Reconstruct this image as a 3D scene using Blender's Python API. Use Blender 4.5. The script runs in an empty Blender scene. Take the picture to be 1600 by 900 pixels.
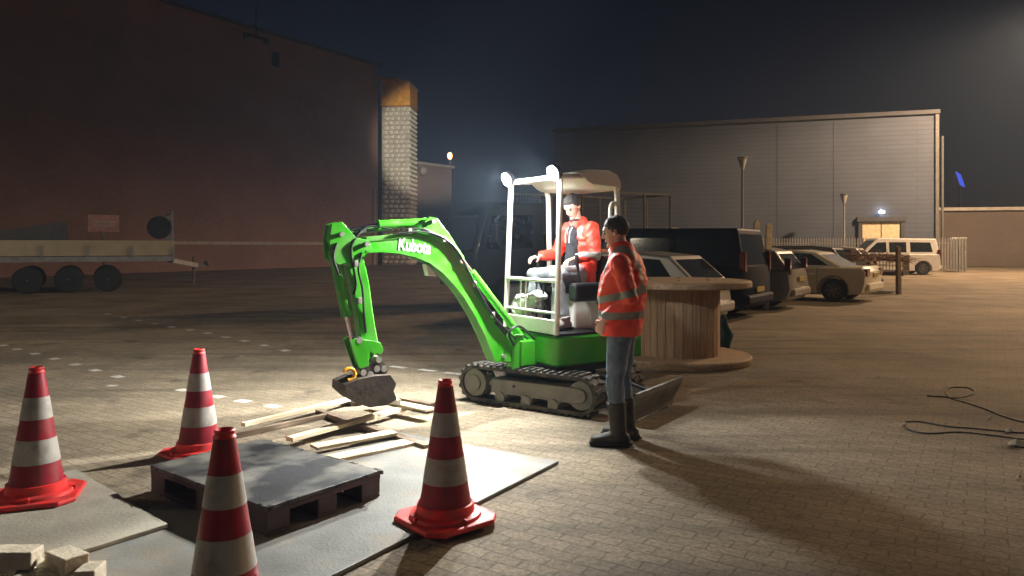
import bpy, bmesh, math, random
from mathutils import Vector, Matrix, noise
R = math.radians
random.seed(7)
S = bpy.context.scene
COL = S.collection

# ------------------------------------------------------------------ camera
CH, HZ, FP = 1.55, 384.0, 1150.0          # eye height, horizon row, focal length (photo pixels)
cam_d = bpy.data.cameras.new('camera'); cam = bpy.data.objects.new('camera', cam_d); COL.objects.link(cam)
cam.location = (0, 0, CH); cam.rotation_euler = (R(90), 0, 0)
cam_d.sensor_width = 36; cam_d.lens = 36 * FP / 1600
cam_d.shift_y = -(450 - HZ) / 1600
cam_d.clip_end = 2000; cam_d.clip_start = 0.05
S.camera = cam

# ------------------------------------------------------------------ night sky
W = bpy.data.worlds.new('World'); S.world = W; W.use_nodes = True
nt = W.node_tree; nt.nodes.clear()
out = nt.nodes.new('ShaderNodeOutputWorld')
sky = nt.nodes.new('ShaderNodeTexSky'); sky.sky_type = 'NISHITA'; sky.sun_disc = False
sky.sun_elevation = R(-6); sky.sun_rotation = R(60)
b1 = nt.nodes.new('ShaderNodeBackground'); b1.inputs[1].default_value = 0.05
nt.links.new(sky.outputs[0], b1.inputs[0])
tc = nt.nodes.new('ShaderNodeTexCoord'); sx = nt.nodes.new('ShaderNodeSeparateXYZ')
nt.links.new(tc.outputs['Generated'], sx.inputs[0])
cr = nt.nodes.new('ShaderNodeValToRGB')
nt.links.new(sx.outputs['Z'], cr.inputs[0])
e = cr.color_ramp.elements
e[0].position = 0.0; e[0].color = (0.013, 0.012, 0.014, 1)
e[1].position = 0.45; e[1].color = (0.0022, 0.0028, 0.0060, 1)
m_ = e.new(0.12); m_.color = (0.0060, 0.0070, 0.0130, 1)
b2 = nt.nodes.new('ShaderNodeBackground'); b2.inputs[1].default_value = 1.0
nt.links.new(cr.outputs[0], b2.inputs[0])
ad = nt.nodes.new('ShaderNodeAddShader')
nt.links.new(b1.outputs[0], ad.inputs[0]); nt.links.new(b2.outputs[0], ad.inputs[1])
nt.links.new(ad.outputs[0], out.inputs[0])

S.view_settings.view_transform = 'Standard'; S.view_settings.look = 'None'
S.view_settings.exposure = 0.0; S.view_settings.gamma = 1.0; S.view_settings.use_curve_mapping = False
S.render.engine = 'CYCLES'
HAZE = .0013

LAMPS = dict(spot=2250.0, spill=340.0, street=31000.0, behind=200.0, flood=110000.0, side=2700.0, left=1900.0)  # behind, side, left and the tower spot are added fill lights

# ------------------------------------------------------------------ helpers
def at(px, py, Y):
    return Vector(((px - 800) / FP * Y, Y, CH - (py - HZ) / FP * Y))
def gr(px, py, z=0.0):
    return at(px, py, FP * (CH - z) / (py - HZ))

def thing(name, label, cat, loc=(0, 0, 0), rz=0.0, group=None, kind=None):
    o = bpy.data.objects.new(name, None); COL.objects.link(o)
    o.location = loc; o.rotation_euler = (0, 0, rz); o.empty_display_size = .1
    tag(o, label, cat, group, kind)
    return o
def tag(o, label=None, cat=None, group=None, kind=None):
    if label: o['label'] = label
    if cat: o['category'] = cat
    if group: o['group'] = group
    if kind: o['kind'] = kind
    return o

class MB:
    def __init__(s): s.v = []; s.f = []; s.mi = []; s.m = 0; s.T = Matrix.Identity(4)
    def _add(s, vs, fs):
        n = len(s.v)
        s.v += [tuple(s.T @ Vector(p)) for p in vs]
        s.f += [tuple(n + i for i in f) for f in fs]; s.mi += [s.m] * len(fs)
        return s
    def box(s, c, d, rot=None):
        c = Vector(c); hx, hy, hz = d[0] / 2, d[1] / 2, d[2] / 2
        r = rot if rot is not None else Matrix.Identity(3)
        if not isinstance(r, Matrix): r = Matrix.Rotation(r, 3, 'Z')
        vs = [c + r @ Vector((x * hx, y * hy, z * hz)) for x in (-1, 1) for y in (-1, 1) for z in (-1, 1)]
        return s._add(vs, [(0, 1, 3, 2), (4, 6, 7, 5), (0, 4, 5, 1), (2, 3, 7, 6), (0, 2, 6, 4), (1, 5, 7, 3)])
    def bar(s, a, b, w, h, up=(0, 0, 1)):
        a = Vector(a); b = Vector(b); t = (b - a).normalized(); u = Vector(up)
        if abs(t.dot(u)) > .98: u = Vector((0, 1, 0))
        sd = t.cross(u).normalized(); u = sd.cross(t)
        vs = [p + sd * x * w / 2 + u * z * h / 2 for p in (a, b) for x, z in ((-1, -1), (1, -1), (1, 1), (-1, 1))]
        return s._add(vs, [(3, 2, 1, 0), (4, 5, 6, 7), (0, 1, 5, 4), (1, 2, 6, 5), (2, 3, 7, 6), (3, 0, 4, 7)])
    def tube(s, pts, r, n=10, cap=True):
        pts = [Vector(p) for p in pts]; rs = r if isinstance(r, (list, tuple)) else [r] * len(pts)
        vs = []; fs = []; prev = None
        for i, p in enumerate(pts):
            t = (pts[min(i + 1, len(pts) - 1)] - pts[max(i - 1, 0)]).normalized()
            if prev is None:
                q = Vector((0, 0, 1)) if abs(t.z) < .9 else Vector((1, 0, 0))
                a = t.cross(q).normalized()
            else:
                a = (prev - t * prev.dot(t)).normalized()
            prev = a; b = t.cross(a)
            vs += [p + (a * math.cos(k * 2 * math.pi / n) + b * math.sin(k * 2 * math.pi / n)) * rs[i] for k in range(n)]
        for i in range(len(pts) - 1):
            for k in range(n):
                k2 = (k + 1) % n
                fs.append((i * n + k, i * n + k2, (i + 1) * n + k2, (i + 1) * n + k))
        if cap:
            fs.append(tuple(range(n))[::-1]); fs.append(tuple((len(pts) - 1) * n + k for k in range(n)))
        return s._add(vs, fs)
    def ell(s, pts, side, n=16):
        """loft of ellipses: pts=(centre, r_side, r_other); rounded ends"""
        side = Vector(side).normalized(); P = [(Vector(a), b, c) for a, b, c in pts]
        # rounded caps
        def cap(p0, p1):
            d = (p0[0] - p1[0]).normalized(); o = []
            rr = min(p0[1], p0[2])
            for a in (75, 50, 25):
                c = math.cos(R(a)); o.append((p0[0] + d * rr * math.sin(R(a)) * .8, p0[1] * c, p0[2] * c))
            return o
        P = cap(P[0], P[1]) + P + cap(P[-1], P[-2])[::-1]
        vs = []; fs = []
        for i, (p, ra, rb) in enumerate(P):
            t = (P[min(i + 1, len(P) - 1)][0] - P[max(i - 1, 0)][0]).normalized()
            a = side - t * side.dot(t)
            if a.length < .05: a = t.orthogonal()
            a.normalize(); b = t.cross(a)
            vs += [p + a * math.cos(k * 2 * math.pi / n) * ra + b * math.sin(k * 2 * math.pi / n) * rb for k in range(n)]
        for i in range(len(P) - 1):
            for k in range(n):
                k2 = (k + 1) % n; fs.append((i * n + k, i * n + k2, (i + 1) * n + k2, (i + 1) * n + k))
        fs.append(tuple(range(n))[::-1]); fs.append(tuple((len(P) - 1) * n + k for k in range(n)))
        return s._add(vs, fs)
    def sphere(s, c, r, n=16, m=10, rot=None):
        c = Vector(c); r = (r, r, r) if not isinstance(r, (tuple, list)) else r
        rt = rot if rot is not None else Matrix.Identity(3)
        vs = [c + rt @ Vector((0, 0, r[2]))]; fs = []
        for j in range(1, m):
            a = math.pi * j / m
            vs += [c + rt @ Vector((r[0] * math.sin(a) * math.cos(k * 2 * math.pi / n), r[1] * math.sin(a) * math.sin(k * 2 * math.pi / n), r[2] * math.cos(a))) for k in range(n)]
        vs.append(c - rt @ Vector((0, 0, r[2])))
        for k in range(n): fs.append((0, 1 + k, 1 + (k + 1) % n))
        for j in range(m - 2):
            for k in range(n):
                a = 1 + j * n; k2 = (k + 1) % n; fs.append((a + k, a + n + k, a + n + k2, a + k2))
        l = len(vs) - 1; a = 1 + (m - 2) * n
        for k in range(n): fs.append((l, a + (k + 1) % n, a + k))
        return s._add(vs, fs)
    def lathe(s, prof, c=(0, 0, 0), n=32, rot=None, cap=True):
        c = Vector(c); rt = rot if rot is not None else Matrix.Identity(3)
        vs = [c + rt @ Vector((r * math.cos(k * 2 * math.pi / n), r * math.sin(k * 2 * math.pi / n), z)) for r, z in prof for k in range(n)]
        fs = [(i * n + k, i * n + (k + 1) % n, (i + 1) * n + (k + 1) % n, (i + 1) * n + k) for i in range(len(prof) - 1) for k in range(n)]
        if cap:
            fs.append(tuple(range(n))[::-1]); fs.append(tuple((len(prof) - 1) * n + k for k in range(n)))
        return s._add(vs, fs)
    def prism(s, poly, y0, y1, axis='y', inset=0.0, depth=None):
        """poly in (x,z), extruded y0..y1; optional rounded rim"""
        n = len(poly)
        def off(d):
            o = []
            for i in range(n):
                a = Vector(poly[i - 1]); b = Vector(poly[i]); c = Vector(poly[(i + 1) % n])
                e1 = (b - a); e2 = (c - b)
                if e1.length < 1e-6 or e2.length < 1e-6: o.append(b); continue
                n1 = Vector((-e1.y, e1.x)).normalized(); n2 = Vector((-e2.y, e2.x)).normalized()
                m = n1 + n2
                if m.length < 1e-4: o.append(b); continue
                m.normalize(); o.append(b + m * d / max(.5, m.dot(n1)))
            return o
        area = sum(poly[i - 1][0] * poly[i][1] - poly[i][0] * poly[i - 1][1] for i in range(n))
        sg = 1 if area > 0 else -1
        dp = depth if depth is not None else inset
        if inset > 0: lay = [(y0, off(sg * inset)), (y0 + dp, poly), (y1 - dp, poly), (y1, off(sg * inset))]
        else: lay = [(y0, poly), (y1, poly)]
        vs = []; fs = []
        for y, pl in lay:
            for p in pl: vs.append((p[0], y, p[1]) if axis == 'y' else (p[0], p[1], y))
        for j in range(len(lay) - 1):
            for i in range(n):
                i2 = (i + 1) % n; fs.append((j * n + i, j * n + i2, (j + 1) * n + i2, (j + 1) * n + i))
        fs.append(tuple(range(n))[::-1]); fs.append(tuple((len(lay) - 1) * n + i for i in range(n)))
        return s._add(vs, fs)
    def mesh(s, name):
        me = bpy.data.meshes.new(name); me.from_pydata(s.v, [], s.f); me.update()
        bm = bmesh.new(); bm.from_mesh(me)
        bmesh.ops.recalc_face_normals(bm, faces=bm.faces[:]); bm.to_mesh(me); bm.free()
        return me
    def build(s, name, mats, parent=None, smooth=False, bevel=0.0):
        me = s.mesh(name)
        mats = mats if isinstance(mats, (list, tuple)) else [mats]
        for m in mats: me.materials.append(m)
        for i, p in enumerate(me.polygons): p.material_index = min(s.mi[i], len(mats) - 1)
        return link(name, me, parent, smooth, bevel)
def link(name, me, parent=None, smooth=False, bevel=0.0):
    o = bpy.data.objects.new(name, me); COL.objects.link(o)
    if parent: o.parent = parent
    if smooth:
        for p in me.polygons: p.use_smooth = True
        if smooth != 'all':
            bm = bmesh.new(); bm.from_mesh(me)
            for e in bm.edges:
                if len(e.link_faces) == 2 and e.calc_face_angle(0) > R(38): e.smooth = False
            bm.to_mesh(me); bm.free()
    if bevel:
        md = o.modifiers.new('bevel', 'BEVEL'); md.width = bevel; md.segments = 2; md.limit_method = 'ANGLE'; md.angle_limit = R(40)
    return o
def dup(root, loc, rz, label=None, parent=None):
    r = root.copy(); COL.objects.link(r)
    if parent is None: r.location = loc; r.rotation_euler = (0, 0, rz)
    else: r.parent = parent
    if label: r['label'] = label
    for ch in root.children: dup(ch, None, None, None, r)
    return r

# ------------------------------------------------------------------ materials
def mat(name, col, rough=.6, metal=0.0, var=.15, vs=6.0, bump=0.0, bs=40.0, dirt=None, dirt_amt=.5, ds=3.0, emit=None, es=0, spec=.5, coat=0, sheen=0):
    m = bpy.data.materials.new(name); m.use_nodes = True; n = m.node_tree.nodes; l = m.node_tree.links
    b = n['Principled BSDF']; b.inputs['Roughness'].default_value = rough; b.inputs['Metallic'].default_value = metal
    b.inputs['Specular IOR Level'].default_value = spec; b.inputs['Coat Weight'].default_value = coat
    tcn = n.new('ShaderNodeTexCoord'); no = n.new('ShaderNodeTexNoise'); no.inputs['Scale'].default_value = vs; no.inputs['Detail'].default_value = 5
    oi = n.new('ShaderNodeObjectInfo'); va = n.new('ShaderNodeVectorMath'); va.operation = 'MULTIPLY_ADD'; va.inputs[1].default_value = (17, 11, 7)
    l.new(oi.outputs['Random'], va.inputs[0]); l.new(tcn.outputs['Object'], va.inputs[2]); l.new(va.outputs[0], no.inputs['Vector'])
    mr = n.new('ShaderNodeMapRange'); mr.inputs[1].default_value = .3; mr.inputs[2].default_value = .7
    mr.inputs[3].default_value = 1 - var; mr.inputs[4].default_value = 1 + var; l.new(no.outputs[0], mr.inputs[0])
    mx = n.new('ShaderNodeVectorMath'); mx.operation = 'SCALE'; mx.inputs[0].default_value = col[:3]; l.new(mr.outputs[0], mx.inputs['Scale'])
    last = mx.outputs[0]
    if dirt is not None:
        dn = n.new('ShaderNodeTexNoise'); dn.inputs['Scale'].default_value = ds; dn.inputs['Detail'].default_value = 8; dn.inputs['Roughness'].default_value = .65
        l.new(va.outputs[0], dn.inputs['Vector'])
        dr = n.new('ShaderNodeMapRange'); dr.inputs[1].default_value = .45; dr.inputs[2].default_value = .68; dr.inputs[3].default_value = 0; dr.inputs[4].default_value = dirt_amt
        l.new(dn.outputs[0], dr.inputs[0])
        mi = n.new('ShaderNodeMixRGB'); mi.inputs[2].default_value = (*dirt, 1); l.new(dr.outputs[0], mi.inputs[0]); l.new(last, mi.inputs[1]); last = mi.outputs[0]
        rr = n.new('ShaderNodeMapRange'); rr.inputs[3].default_value = rough; rr.inputs[4].default_value = min(1, rough + .3); rr.inputs[2].default_value = max(.01, dirt_amt)
        l.new(dr.outputs[0], rr.inputs[0]); l.new(rr.outputs[0], b.inputs['Roughness'])
    l.new(last, b.inputs['Base Color'])
    if bump:
        bn = n.new('ShaderNodeTexNoise'); bn.inputs['Scale'].default_value = bs; bn.inputs['Detail'].default_value = 4; l.new(tcn.outputs['Object'], bn.inputs['Vector'])
        bp = n.new('ShaderNodeBump'); bp.inputs['Strength'].default_value = bump; bp.inputs['Distance'].default_value = .01
        l.new(bn.outputs[0], bp.inputs['Height']); l.new(bp.outputs[0], b.inputs['Normal'])
    if emit: b.inputs['Emission Color'].default_value = (*emit, 1); b.inputs['Emission Strength'].default_value = es
    m['last'] = 1
    return m
def nodes(m): return m.node_tree.nodes, m.node_tree.links, m.node_tree.nodes['Principled BSDF']

def wood_mat(name, c1, c2, axis=(1, 12, 12), rough=.75):
    m = mat(name, c1, rough); n, l, b = nodes(m)
    tcn = n.new('ShaderNodeTexCoord'); mp = n.new('ShaderNodeMapping'); mp.inputs['Scale'].default_value = axis
    no = n.new('ShaderNodeTexNoise'); no.inputs['Scale'].default_value = 3; no.inputs['Detail'].default_value = 8; no.inputs['Distortion'].default_value = .6
    l.new(tcn.outputs['Object'], mp.inputs[0]); l.new(mp.outputs[0], no.inputs['Vector'])
    r = n.new('ShaderNodeValToRGB'); r.color_ramp.elements[0].color = (*c2, 1); r.color_ramp.elements[1].color = (*c1, 1)
    r.color_ramp.elements[0].position = .36; r.color_ramp.elements[1].position = .62
    l.new(no.outputs[0], r.inputs[0]); l.new(r.outputs[0], b.inputs['Base Color'])
    bp = n.new('ShaderNodeBump'); bp.inputs['Strength'].default_value = .4; bp.inputs['Distance'].default_value = .004
    l.new(no.outputs[0], bp.inputs['Height']); l.new(bp.outputs[0], b.inputs['Normal'])
    return m

def paver_mat():
    m = bpy.data.materials.new('block_paving'); m.use_nodes = True; n, l, b = nodes(m)
    tcn = n.new('ShaderNodeTexCoord'); mp = n.new('ShaderNodeMapping'); mp.inputs['Rotation'].default_value = (0, 0, R(33))
    l.new(tcn.outputs['Object'], mp.inputs[0])
    wn = n.new('ShaderNodeTexNoise'); wn.inputs['Scale'].default_value = 6; l.new(mp.outputs[0], wn.inputs['Vector'])
    wv = n.new('ShaderNodeVectorMath'); wv.operation = 'MULTIPLY_ADD'; wv.inputs[1].default_value = (.045, .045, 0); l.new(wn.outputs['Color'], wv.inputs[0]); l.new(mp.outputs[0], wv.inputs[2])
    br = n.new('ShaderNodeTexBrick'); br.inputs['Scale'].default_value = 1; br.inputs['Brick Width'].default_value = .2; br.inputs['Row Height'].default_value = .1
    br.inputs['Mortar Size'].default_value = .006; br.inputs['Mortar Smooth'].default_value = .4; br.inputs['Bias'].default_value = 0
    br.inputs['Color1'].default_value = (.27, .22, .15, 1); br.inputs['Color2'].default_value = (.215, .175, .12, 1); br.inputs['Mortar'].default_value = (.155, .125, .085, 1)
    l.new(wv.outputs[0], br.inputs['Vector'])
    n1 = n.new('ShaderNodeTexNoise'); n1.inputs['Scale'].default_value = .55; n1.inputs['Detail'].default_value = 8; n1.inputs['Roughness'].default_value = .6; l.new(tcn.outputs['Object'], n1.inputs['Vector'])
    r1 = n.new('ShaderNodeMapRange'); r1.inputs[1].default_value = .3; r1.inputs[2].default_value = .7; r1.inputs[3].default_value = .55; r1.inputs[4].default_value = 1.35; l.new(n1.outputs[0], r1.inputs[0])
    n2 = n.new('ShaderNodeTexNoise'); n2.inputs['Scale'].default_value = 34; n2.inputs['Detail'].default_value = 6; n2.inputs['Roughness'].default_value = .75; l.new(tcn.outputs['Object'], n2.inputs['Vector'])
    r2 = n.new('ShaderNodeMapRange'); r2.inputs[1].default_value = .3; r2.inputs[2].default_value = .7; r2.inputs[3].default_value = .5; r2.inputs[4].default_value = 1.5; l.new(n2.outputs[0], r2.inputs[0])
    mu = n.new('ShaderNodeMath'); mu.operation = 'MULTIPLY'; l.new(r1.outputs[0], mu.inputs[0]); l.new(r2.outputs[0], mu.inputs[1])
    mp3 = n.new('ShaderNodeMapping'); mp3.inputs['Rotation'].default_value = (0, 0, R(-38)); mp3.inputs['Scale'].default_value = (.16, 2.6, 1); l.new(tcn.outputs['Object'], mp3.inputs[0])
    n3 = n.new('ShaderNodeTexNoise'); n3.inputs['Scale'].default_value = 1.0; n3.inputs['Detail'].default_value = 7; l.new(mp3.outputs[0], n3.inputs['Vector'])
    r3 = n.new('ShaderNodeMapRange'); r3.inputs[1].default_value = .52; r3.inputs[2].default_value = .68; r3.inputs[3].default_value = 1; r3.inputs[4].default_value = .62; l.new(n3.outputs[0], r3.inputs[0])
    n4 = n.new('ShaderNodeTexNoise'); n4.inputs['Scale'].default_value = 1.7; n4.inputs['Detail'].default_value = 5; l.new(tcn.outputs['Object'], n4.inputs['Vector'])
    r4 = n.new('ShaderNodeMapRange'); r4.inputs[1].default_value = .62; r4.inputs[2].default_value = .72; r4.inputs[3].default_value = 1; r4.inputs[4].default_value = .5; l.new(n4.outputs[0], r4.inputs[0])
    m34 = n.new('ShaderNodeMath'); m34.operation = 'MULTIPLY'; l.new(r3.outputs[0], m34.inputs[0]); l.new(r4.outputs[0], m34.inputs[1])
    m5 = n.new('ShaderNodeMath'); m5.operation = 'MULTIPLY'; l.new(m34.outputs[0], m5.inputs[0]); l.new(mu.outputs[0], m5.inputs[1])
    sc = n.new('ShaderNodeVectorMath'); sc.operation = 'SCALE'; l.new(br.outputs['Color'], sc.inputs[0]); l.new(m5.outputs[0], sc.inputs['Scale'])
    l.new(sc.outputs[0], b.inputs['Base Color']); b.inputs['Roughness'].default_value = .85; b.inputs['Specular IOR Level'].default_value = .35
    hm = n.new('ShaderNodeMath'); hm.operation = 'MULTIPLY_ADD'; hm.inputs[1].default_value = -.45; l.new(br.outputs['Fac'], hm.inputs[0])
    h2 = n.new('ShaderNodeMath'); h2.operation = 'MULTIPLY'; h2.inputs[1].default_value = .9; l.new(n2.outputs[0], h2.inputs[0]); l.new(h2.outputs[0], hm.inputs[2])
    bp = n.new('ShaderNodeBump'); bp.inputs['Strength'].default_value = .7; bp.inputs['Distance'].default_value = .006
    l.new(hm.outputs[0], bp.inputs['Height']); l.new(bp.outputs[0], b.inputs['Normal'])
    return m

def wall_mat(name, c, c2, mort, bw, rh, ms, rough=.85, bump=.5, dist=.01, rot=0):
    m = mat(name, c, rough); n, l, b = nodes(m)
    tcn = n.new('ShaderNodeTexCoord')
    mp = n.new('ShaderNodeMapping'); mp.inputs['Rotation'].default_value = (R(90), 0, 0)
    mp.vector_type = 'POINT'
    # object local x along wall, z up -> (x, z)
    s = n.new('ShaderNodeSeparateXYZ'); l.new(tcn.outputs['Object'], s.inputs[0])
    c_ = n.new('ShaderNodeCombineXYZ'); l.new(s.outputs['X'], c_.inputs[0]); l.new(s.outputs['Z'], c_.inputs[1])
    br = n.new('ShaderNodeTexBrick'); br.inputs['Scale'].default_value = 1; br.inputs['Brick Width'].default_value = bw; br.inputs['Row Height'].default_value = rh
    br.inputs['Mortar Size'].default_value = ms; br.inputs['Color1'].default_value = (*c, 1); br.inputs['Color2'].default_value = (*c2, 1); br.inputs['Mortar'].default_value = (*mort, 1)
    br.offset = .5
    l.new(c_.outputs[0], br.inputs['Vector'])
    no = n.new('ShaderNodeTexNoise'); no.inputs['Scale'].default_value = .35; no.inputs['Detail'].default_value = 9; l.new(tcn.outputs['Object'], no.inputs['Vector'])
    mr = n.new('ShaderNodeMapRange'); mr.inputs[1].default_value = .3; mr.inputs[2].default_value = .7; mr.inputs[3].default_value = .88; mr.inputs[4].default_value = 1.12; l.new(no.outputs[0], mr.inputs[0])
    sc = n.new('ShaderNodeVectorMath'); sc.operation = 'SCALE'; l.new(br.outputs['Color'], sc.inputs[0]); l.new(mr.outputs[0], sc.inputs['Scale'])
    l.new(sc.outputs[0], b.inputs['Base Color'])
    iv = n.new('ShaderNodeMath'); iv.operation = 'SUBTRACT'; iv.inputs[0].default_value = 1; l.new(br.outputs['Fac'], iv.inputs[1])
    bp = n.new('ShaderNodeBump'); bp.inputs['Strength'].default_value = bump; bp.inputs['Distance'].default_value = dist; l.new(iv.outputs[0], bp.inputs['Height']); l.new(bp.outputs[0], b.inputs['Normal'])
    return m

def banded(m, bands, col, rough=.35):
    """reflective tape: bands = list of AND lists of (vec, abs, lo, hi) in object coordinates"""
    n, l, b = nodes(m)
    src = b.inputs['Base Color'].links[0].from_socket
    tcn = n.new('ShaderNodeTexCoord'); tot = None
    for conds in bands:
        cur = None
        for vec, ab, lo, hi in conds:
            d = n.new('ShaderNodeVectorMath'); d.operation = 'DOT_PRODUCT'; d.inputs[1].default_value = vec; l.new(tcn.outputs['Object'], d.inputs[0]); o = d.outputs['Value']
            if ab:
                a = n.new('ShaderNodeMath'); a.operation = 'ABSOLUTE'; l.new(o, a.inputs[0]); o = a.outputs[0]
            g = n.new('ShaderNodeMath'); g.operation = 'GREATER_THAN'; g.inputs[1].default_value = lo; l.new(o, g.inputs[0])
            k = n.new('ShaderNodeMath'); k.operation = 'LESS_THAN'; k.inputs[1].default_value = hi; l.new(o, k.inputs[0])
            q = n.new('ShaderNodeMath'); q.operation = 'MULTIPLY'; l.new(g.outputs[0], q.inputs[0]); l.new(k.outputs[0], q.inputs[1])
            if cur is None: cur = q.outputs[0]
            else:
                w = n.new('ShaderNodeMath'); w.operation = 'MULTIPLY'; l.new(cur, w.inputs[0]); l.new(q.outputs[0], w.inputs[1]); cur = w.outputs[0]
        if tot is None: tot = cur
        else:
            w = n.new('ShaderNodeMath'); w.operation = 'MAXIMUM'; l.new(cur, w.inputs[0]); l.new(tot, w.inputs[1]); tot = w.outputs[0]
    mi = n.new('ShaderNodeMixRGB'); mi.inputs[2].default_value = (*col, 1); l.new(tot, mi.inputs[0]); l.new(src, mi.inputs[1]); l.new(mi.outputs[0], b.inputs['Base Color'])
    return m

M = {}
M['paver'] = paver_mat()
M['mark'] = mat('road_paint', (.62, .60, .54), .8, var=.25, vs=30, dirt=(.2, .17, .13), dirt_amt=.7, ds=14)
M['brick'] = wall_mat('brown_brick', (.36, .20, .165), (.30, .165, .135), (.25, .18, .155), .22, .075, .01)
M['brick2'] = wall_mat('pale_brick', (.17, .13, .105), (.14, .11, .09), (.16, .13, .11), .22, .075, .01)
M['clad'] = wall_mat('grey_cladding', (.09, .108, .142), (.084, .10, .134), (.066, .077, .098), 6.0, .30, .02, rough=.6, bump=.5, dist=.02)
M['trim'] = mat('pale_trim', (.5, .46, .4), .6, dirt=(.2, .17, .13))
M['darkroof'] = mat('roof_edge', (.08, .08, .085), .6)
M['tile'] = mat('bright_sheet_metal', (.85, .82, .74), .38, metal=.0, var=.2, vs=2, bump=.3, bs=8)
M['orange_tin'] = mat('orange_fascia', (.75, .36, .06), .5, var=.25, vs=3)
M['green'] = mat('green_paint', (.050, .44, .014), .30, var=.22, vs=5, bump=.05, bs=30, dirt=(.14, .15, .07), dirt_amt=.6, ds=5, coat=.2)
M['green_rust'] = mat('green_scuffed', (.07, .62, .02), .4, var=.1, dirt=(.3, .16, .06), dirt_amt=.6, ds=9)
M['white'] = mat('cream_paint', (.80, .80, .68), .38, var=.06, dirt=(.4, .38, .3), dirt_amt=.35, ds=6)
M['label_white'] = mat('white_lettering', (.9, .92, .88), .5, var=.02)
M['steel'] = mat('chrome_rod', (.75, .75, .75), .22, metal=1)
M['black'] = mat('black_plastic', (.018, .018, .02), .5, var=.3, bump=.1)
M['rubber'] = mat('black_rubber', (.035, .033, .03), .75, var=.35, vs=12, dirt=(.2, .17, .13), dirt_amt=.55, ds=10, bump=.4, bs=30)
M['trackgrey'] = mat('dusty_grey_steel', (.17, .165, .155), .6, var=.2, dirt=(.27, .23, .18), dirt_amt=.6, ds=8, bump=.2)
M['bucketsteel'] = mat('muddy_bucket_steel', (.055, .045, .04), .5, metal=.4, var=.35, dirt=(.11, .085, .06), dirt_amt=.8, ds=22, bump=.3, bs=40)
M['pin'] = mat('bright_pin_steel', (.62, .6, .56), .35, metal=.7)
M['yellow'] = mat('orange_yellow_paint', (.85, .42, .02), .4)
M['hose'] = mat('black_hose', (.02, .02, .02), .35)
M['lens'] = mat('lit_led_lens', (1, 1, 1), .3, emit=(.86, .93, 1), es=60)
M['conered'] = mat('cone_red_band', (.28, .009, .024), .4, var=.25, dirt=(.17, .03, .03), dirt_amt=.7, ds=9)
M['conebase'] = mat('cone_orange_red_plastic', (.72, .025, .022), .45, var=.2, dirt=(.25, .07, .06), dirt_amt=.75, ds=10)
M['conewhite'] = mat('cone_white_band', (.40, .385, .35), .4, var=.15, dirt=(.24, .21, .18), dirt_amt=.8, ds=8)
M['pallet'] = mat('black_pallet_plastic', (.026, .027, .031), .5, var=.35, vs=4, dirt=(.34, .32, .26), dirt_amt=.6, ds=2.4, bump=.25, bs=60)
M['palletside'] = mat('dark_recycled_plastic', (.045, .025, .028), .55, var=.4, vs=8)
M['plate'] = mat('worn_steel_plate', (.175, .175, .16), .5, metal=.0, var=.3, vs=3, dirt=(.26, .205, .135), dirt_amt=.85, ds=2.2, bump=.25, bs=70)
M['board'] = mat('sandy_board', (.36, .33, .26), .75, var=.2, vs=2, dirt=(.22, .19, .15), dirt_amt=.6, ds=2.5, bump=.4, bs=50)
M['plank'] = wood_mat('fresh_pine', (.80, .70, .50), (.62, .50, .33))
M['oldwood'] = wood_mat('dirty_timber', (.26, .19, .13), (.12, .09, .06))
M['spool'] = wood_mat('spool_pine', (.48, .33, .20), (.33, .21, .12), axis=(14, 14, 1))
M['spooltop'] = wood_mat('spool_flange_pine', (.52, .38, .23), (.34, .24, .15), axis=(1.5, 14, 10))
M['block'] = mat('sandy_concrete_block', (.50, .44, .33), .85, var=.2, vs=10, bump=.5, bs=60)
M['skin'] = mat('skin', (.66, .38, .29), .5, var=.08)
M['hair1'] = mat('dark_grey_hair', (.055, .048, .045), .7, var=.5, vs=60, bump=.8, bs=160)
M['hair2'] = mat('greying_brown_hair', (.022, .016, .013), .7, var=.5, vs=60, bump=.8, bs=160)
M['jeans'] = mat('blue_jeans', (.16, .21, .28), .85, var=.35, vs=9, bump=.4, bs=160)
M['jeans2'] = mat('pale_worn_jeans', (.30, .32, .34), .85, var=.35, vs=7, bump=.4, bs=160)
M['boot'] = mat('dark_rubber_boot', (.035, .03, .028), .6, var=.3, dirt=(.2, .16, .12), dirt_amt=.4, ds=9)
M['shoe'] = mat('pale_work_shoe', (.42, .37, .33), .7)
M['hoodie'] = mat('black_hoodie_cloth', (.022, .023, .028), .85, var=.3, bump=.3, bs=90)
M['eye'] = mat('dark_eye', (.02, .015, .01), .2)
M['glass'] = mat('dark_car_glass', (.02, .024, .028), .08, var=.1, spec=.8)
M['chrome'] = mat('bright_trim', (.7, .7, .68), .2, metal=.9)
M['tyre'] = mat('tyre_rubber', (.018, .018, .018), .8, var=.3)
M['rim'] = mat('alloy_rim', (.16, .16, .16), .4, metal=.6)
M['taillight'] = mat('red_lamp_glass', (.11, .008, .008), .15, spec=.8)
M['plateY'] = mat('plain_yellow_plate', (.38, .29, .08), .5)
M['galv'] = mat('galvanised_steel', (.30, .295, .28), .45, metal=.5, var=.2)
M['darkgalv'] = mat('dull_grey_steel', (.16, .155, .14), .6, metal=.3, var=.2)
M['cream'] = mat('cream_door_panel', (.78, .66, .42), .55)
M['verge'] = mat('dry_grass', (.14, .13, .05), .95, var=.5, vs=20, bump=.9, bs=8)
M['twigs'] = mat('reddish_brushwood', (.22, .085, .05), .85, var=.5, vs=20)
M['sign'] = mat('pale_red_sign_board', (.5, .25, .22), .6)

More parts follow.
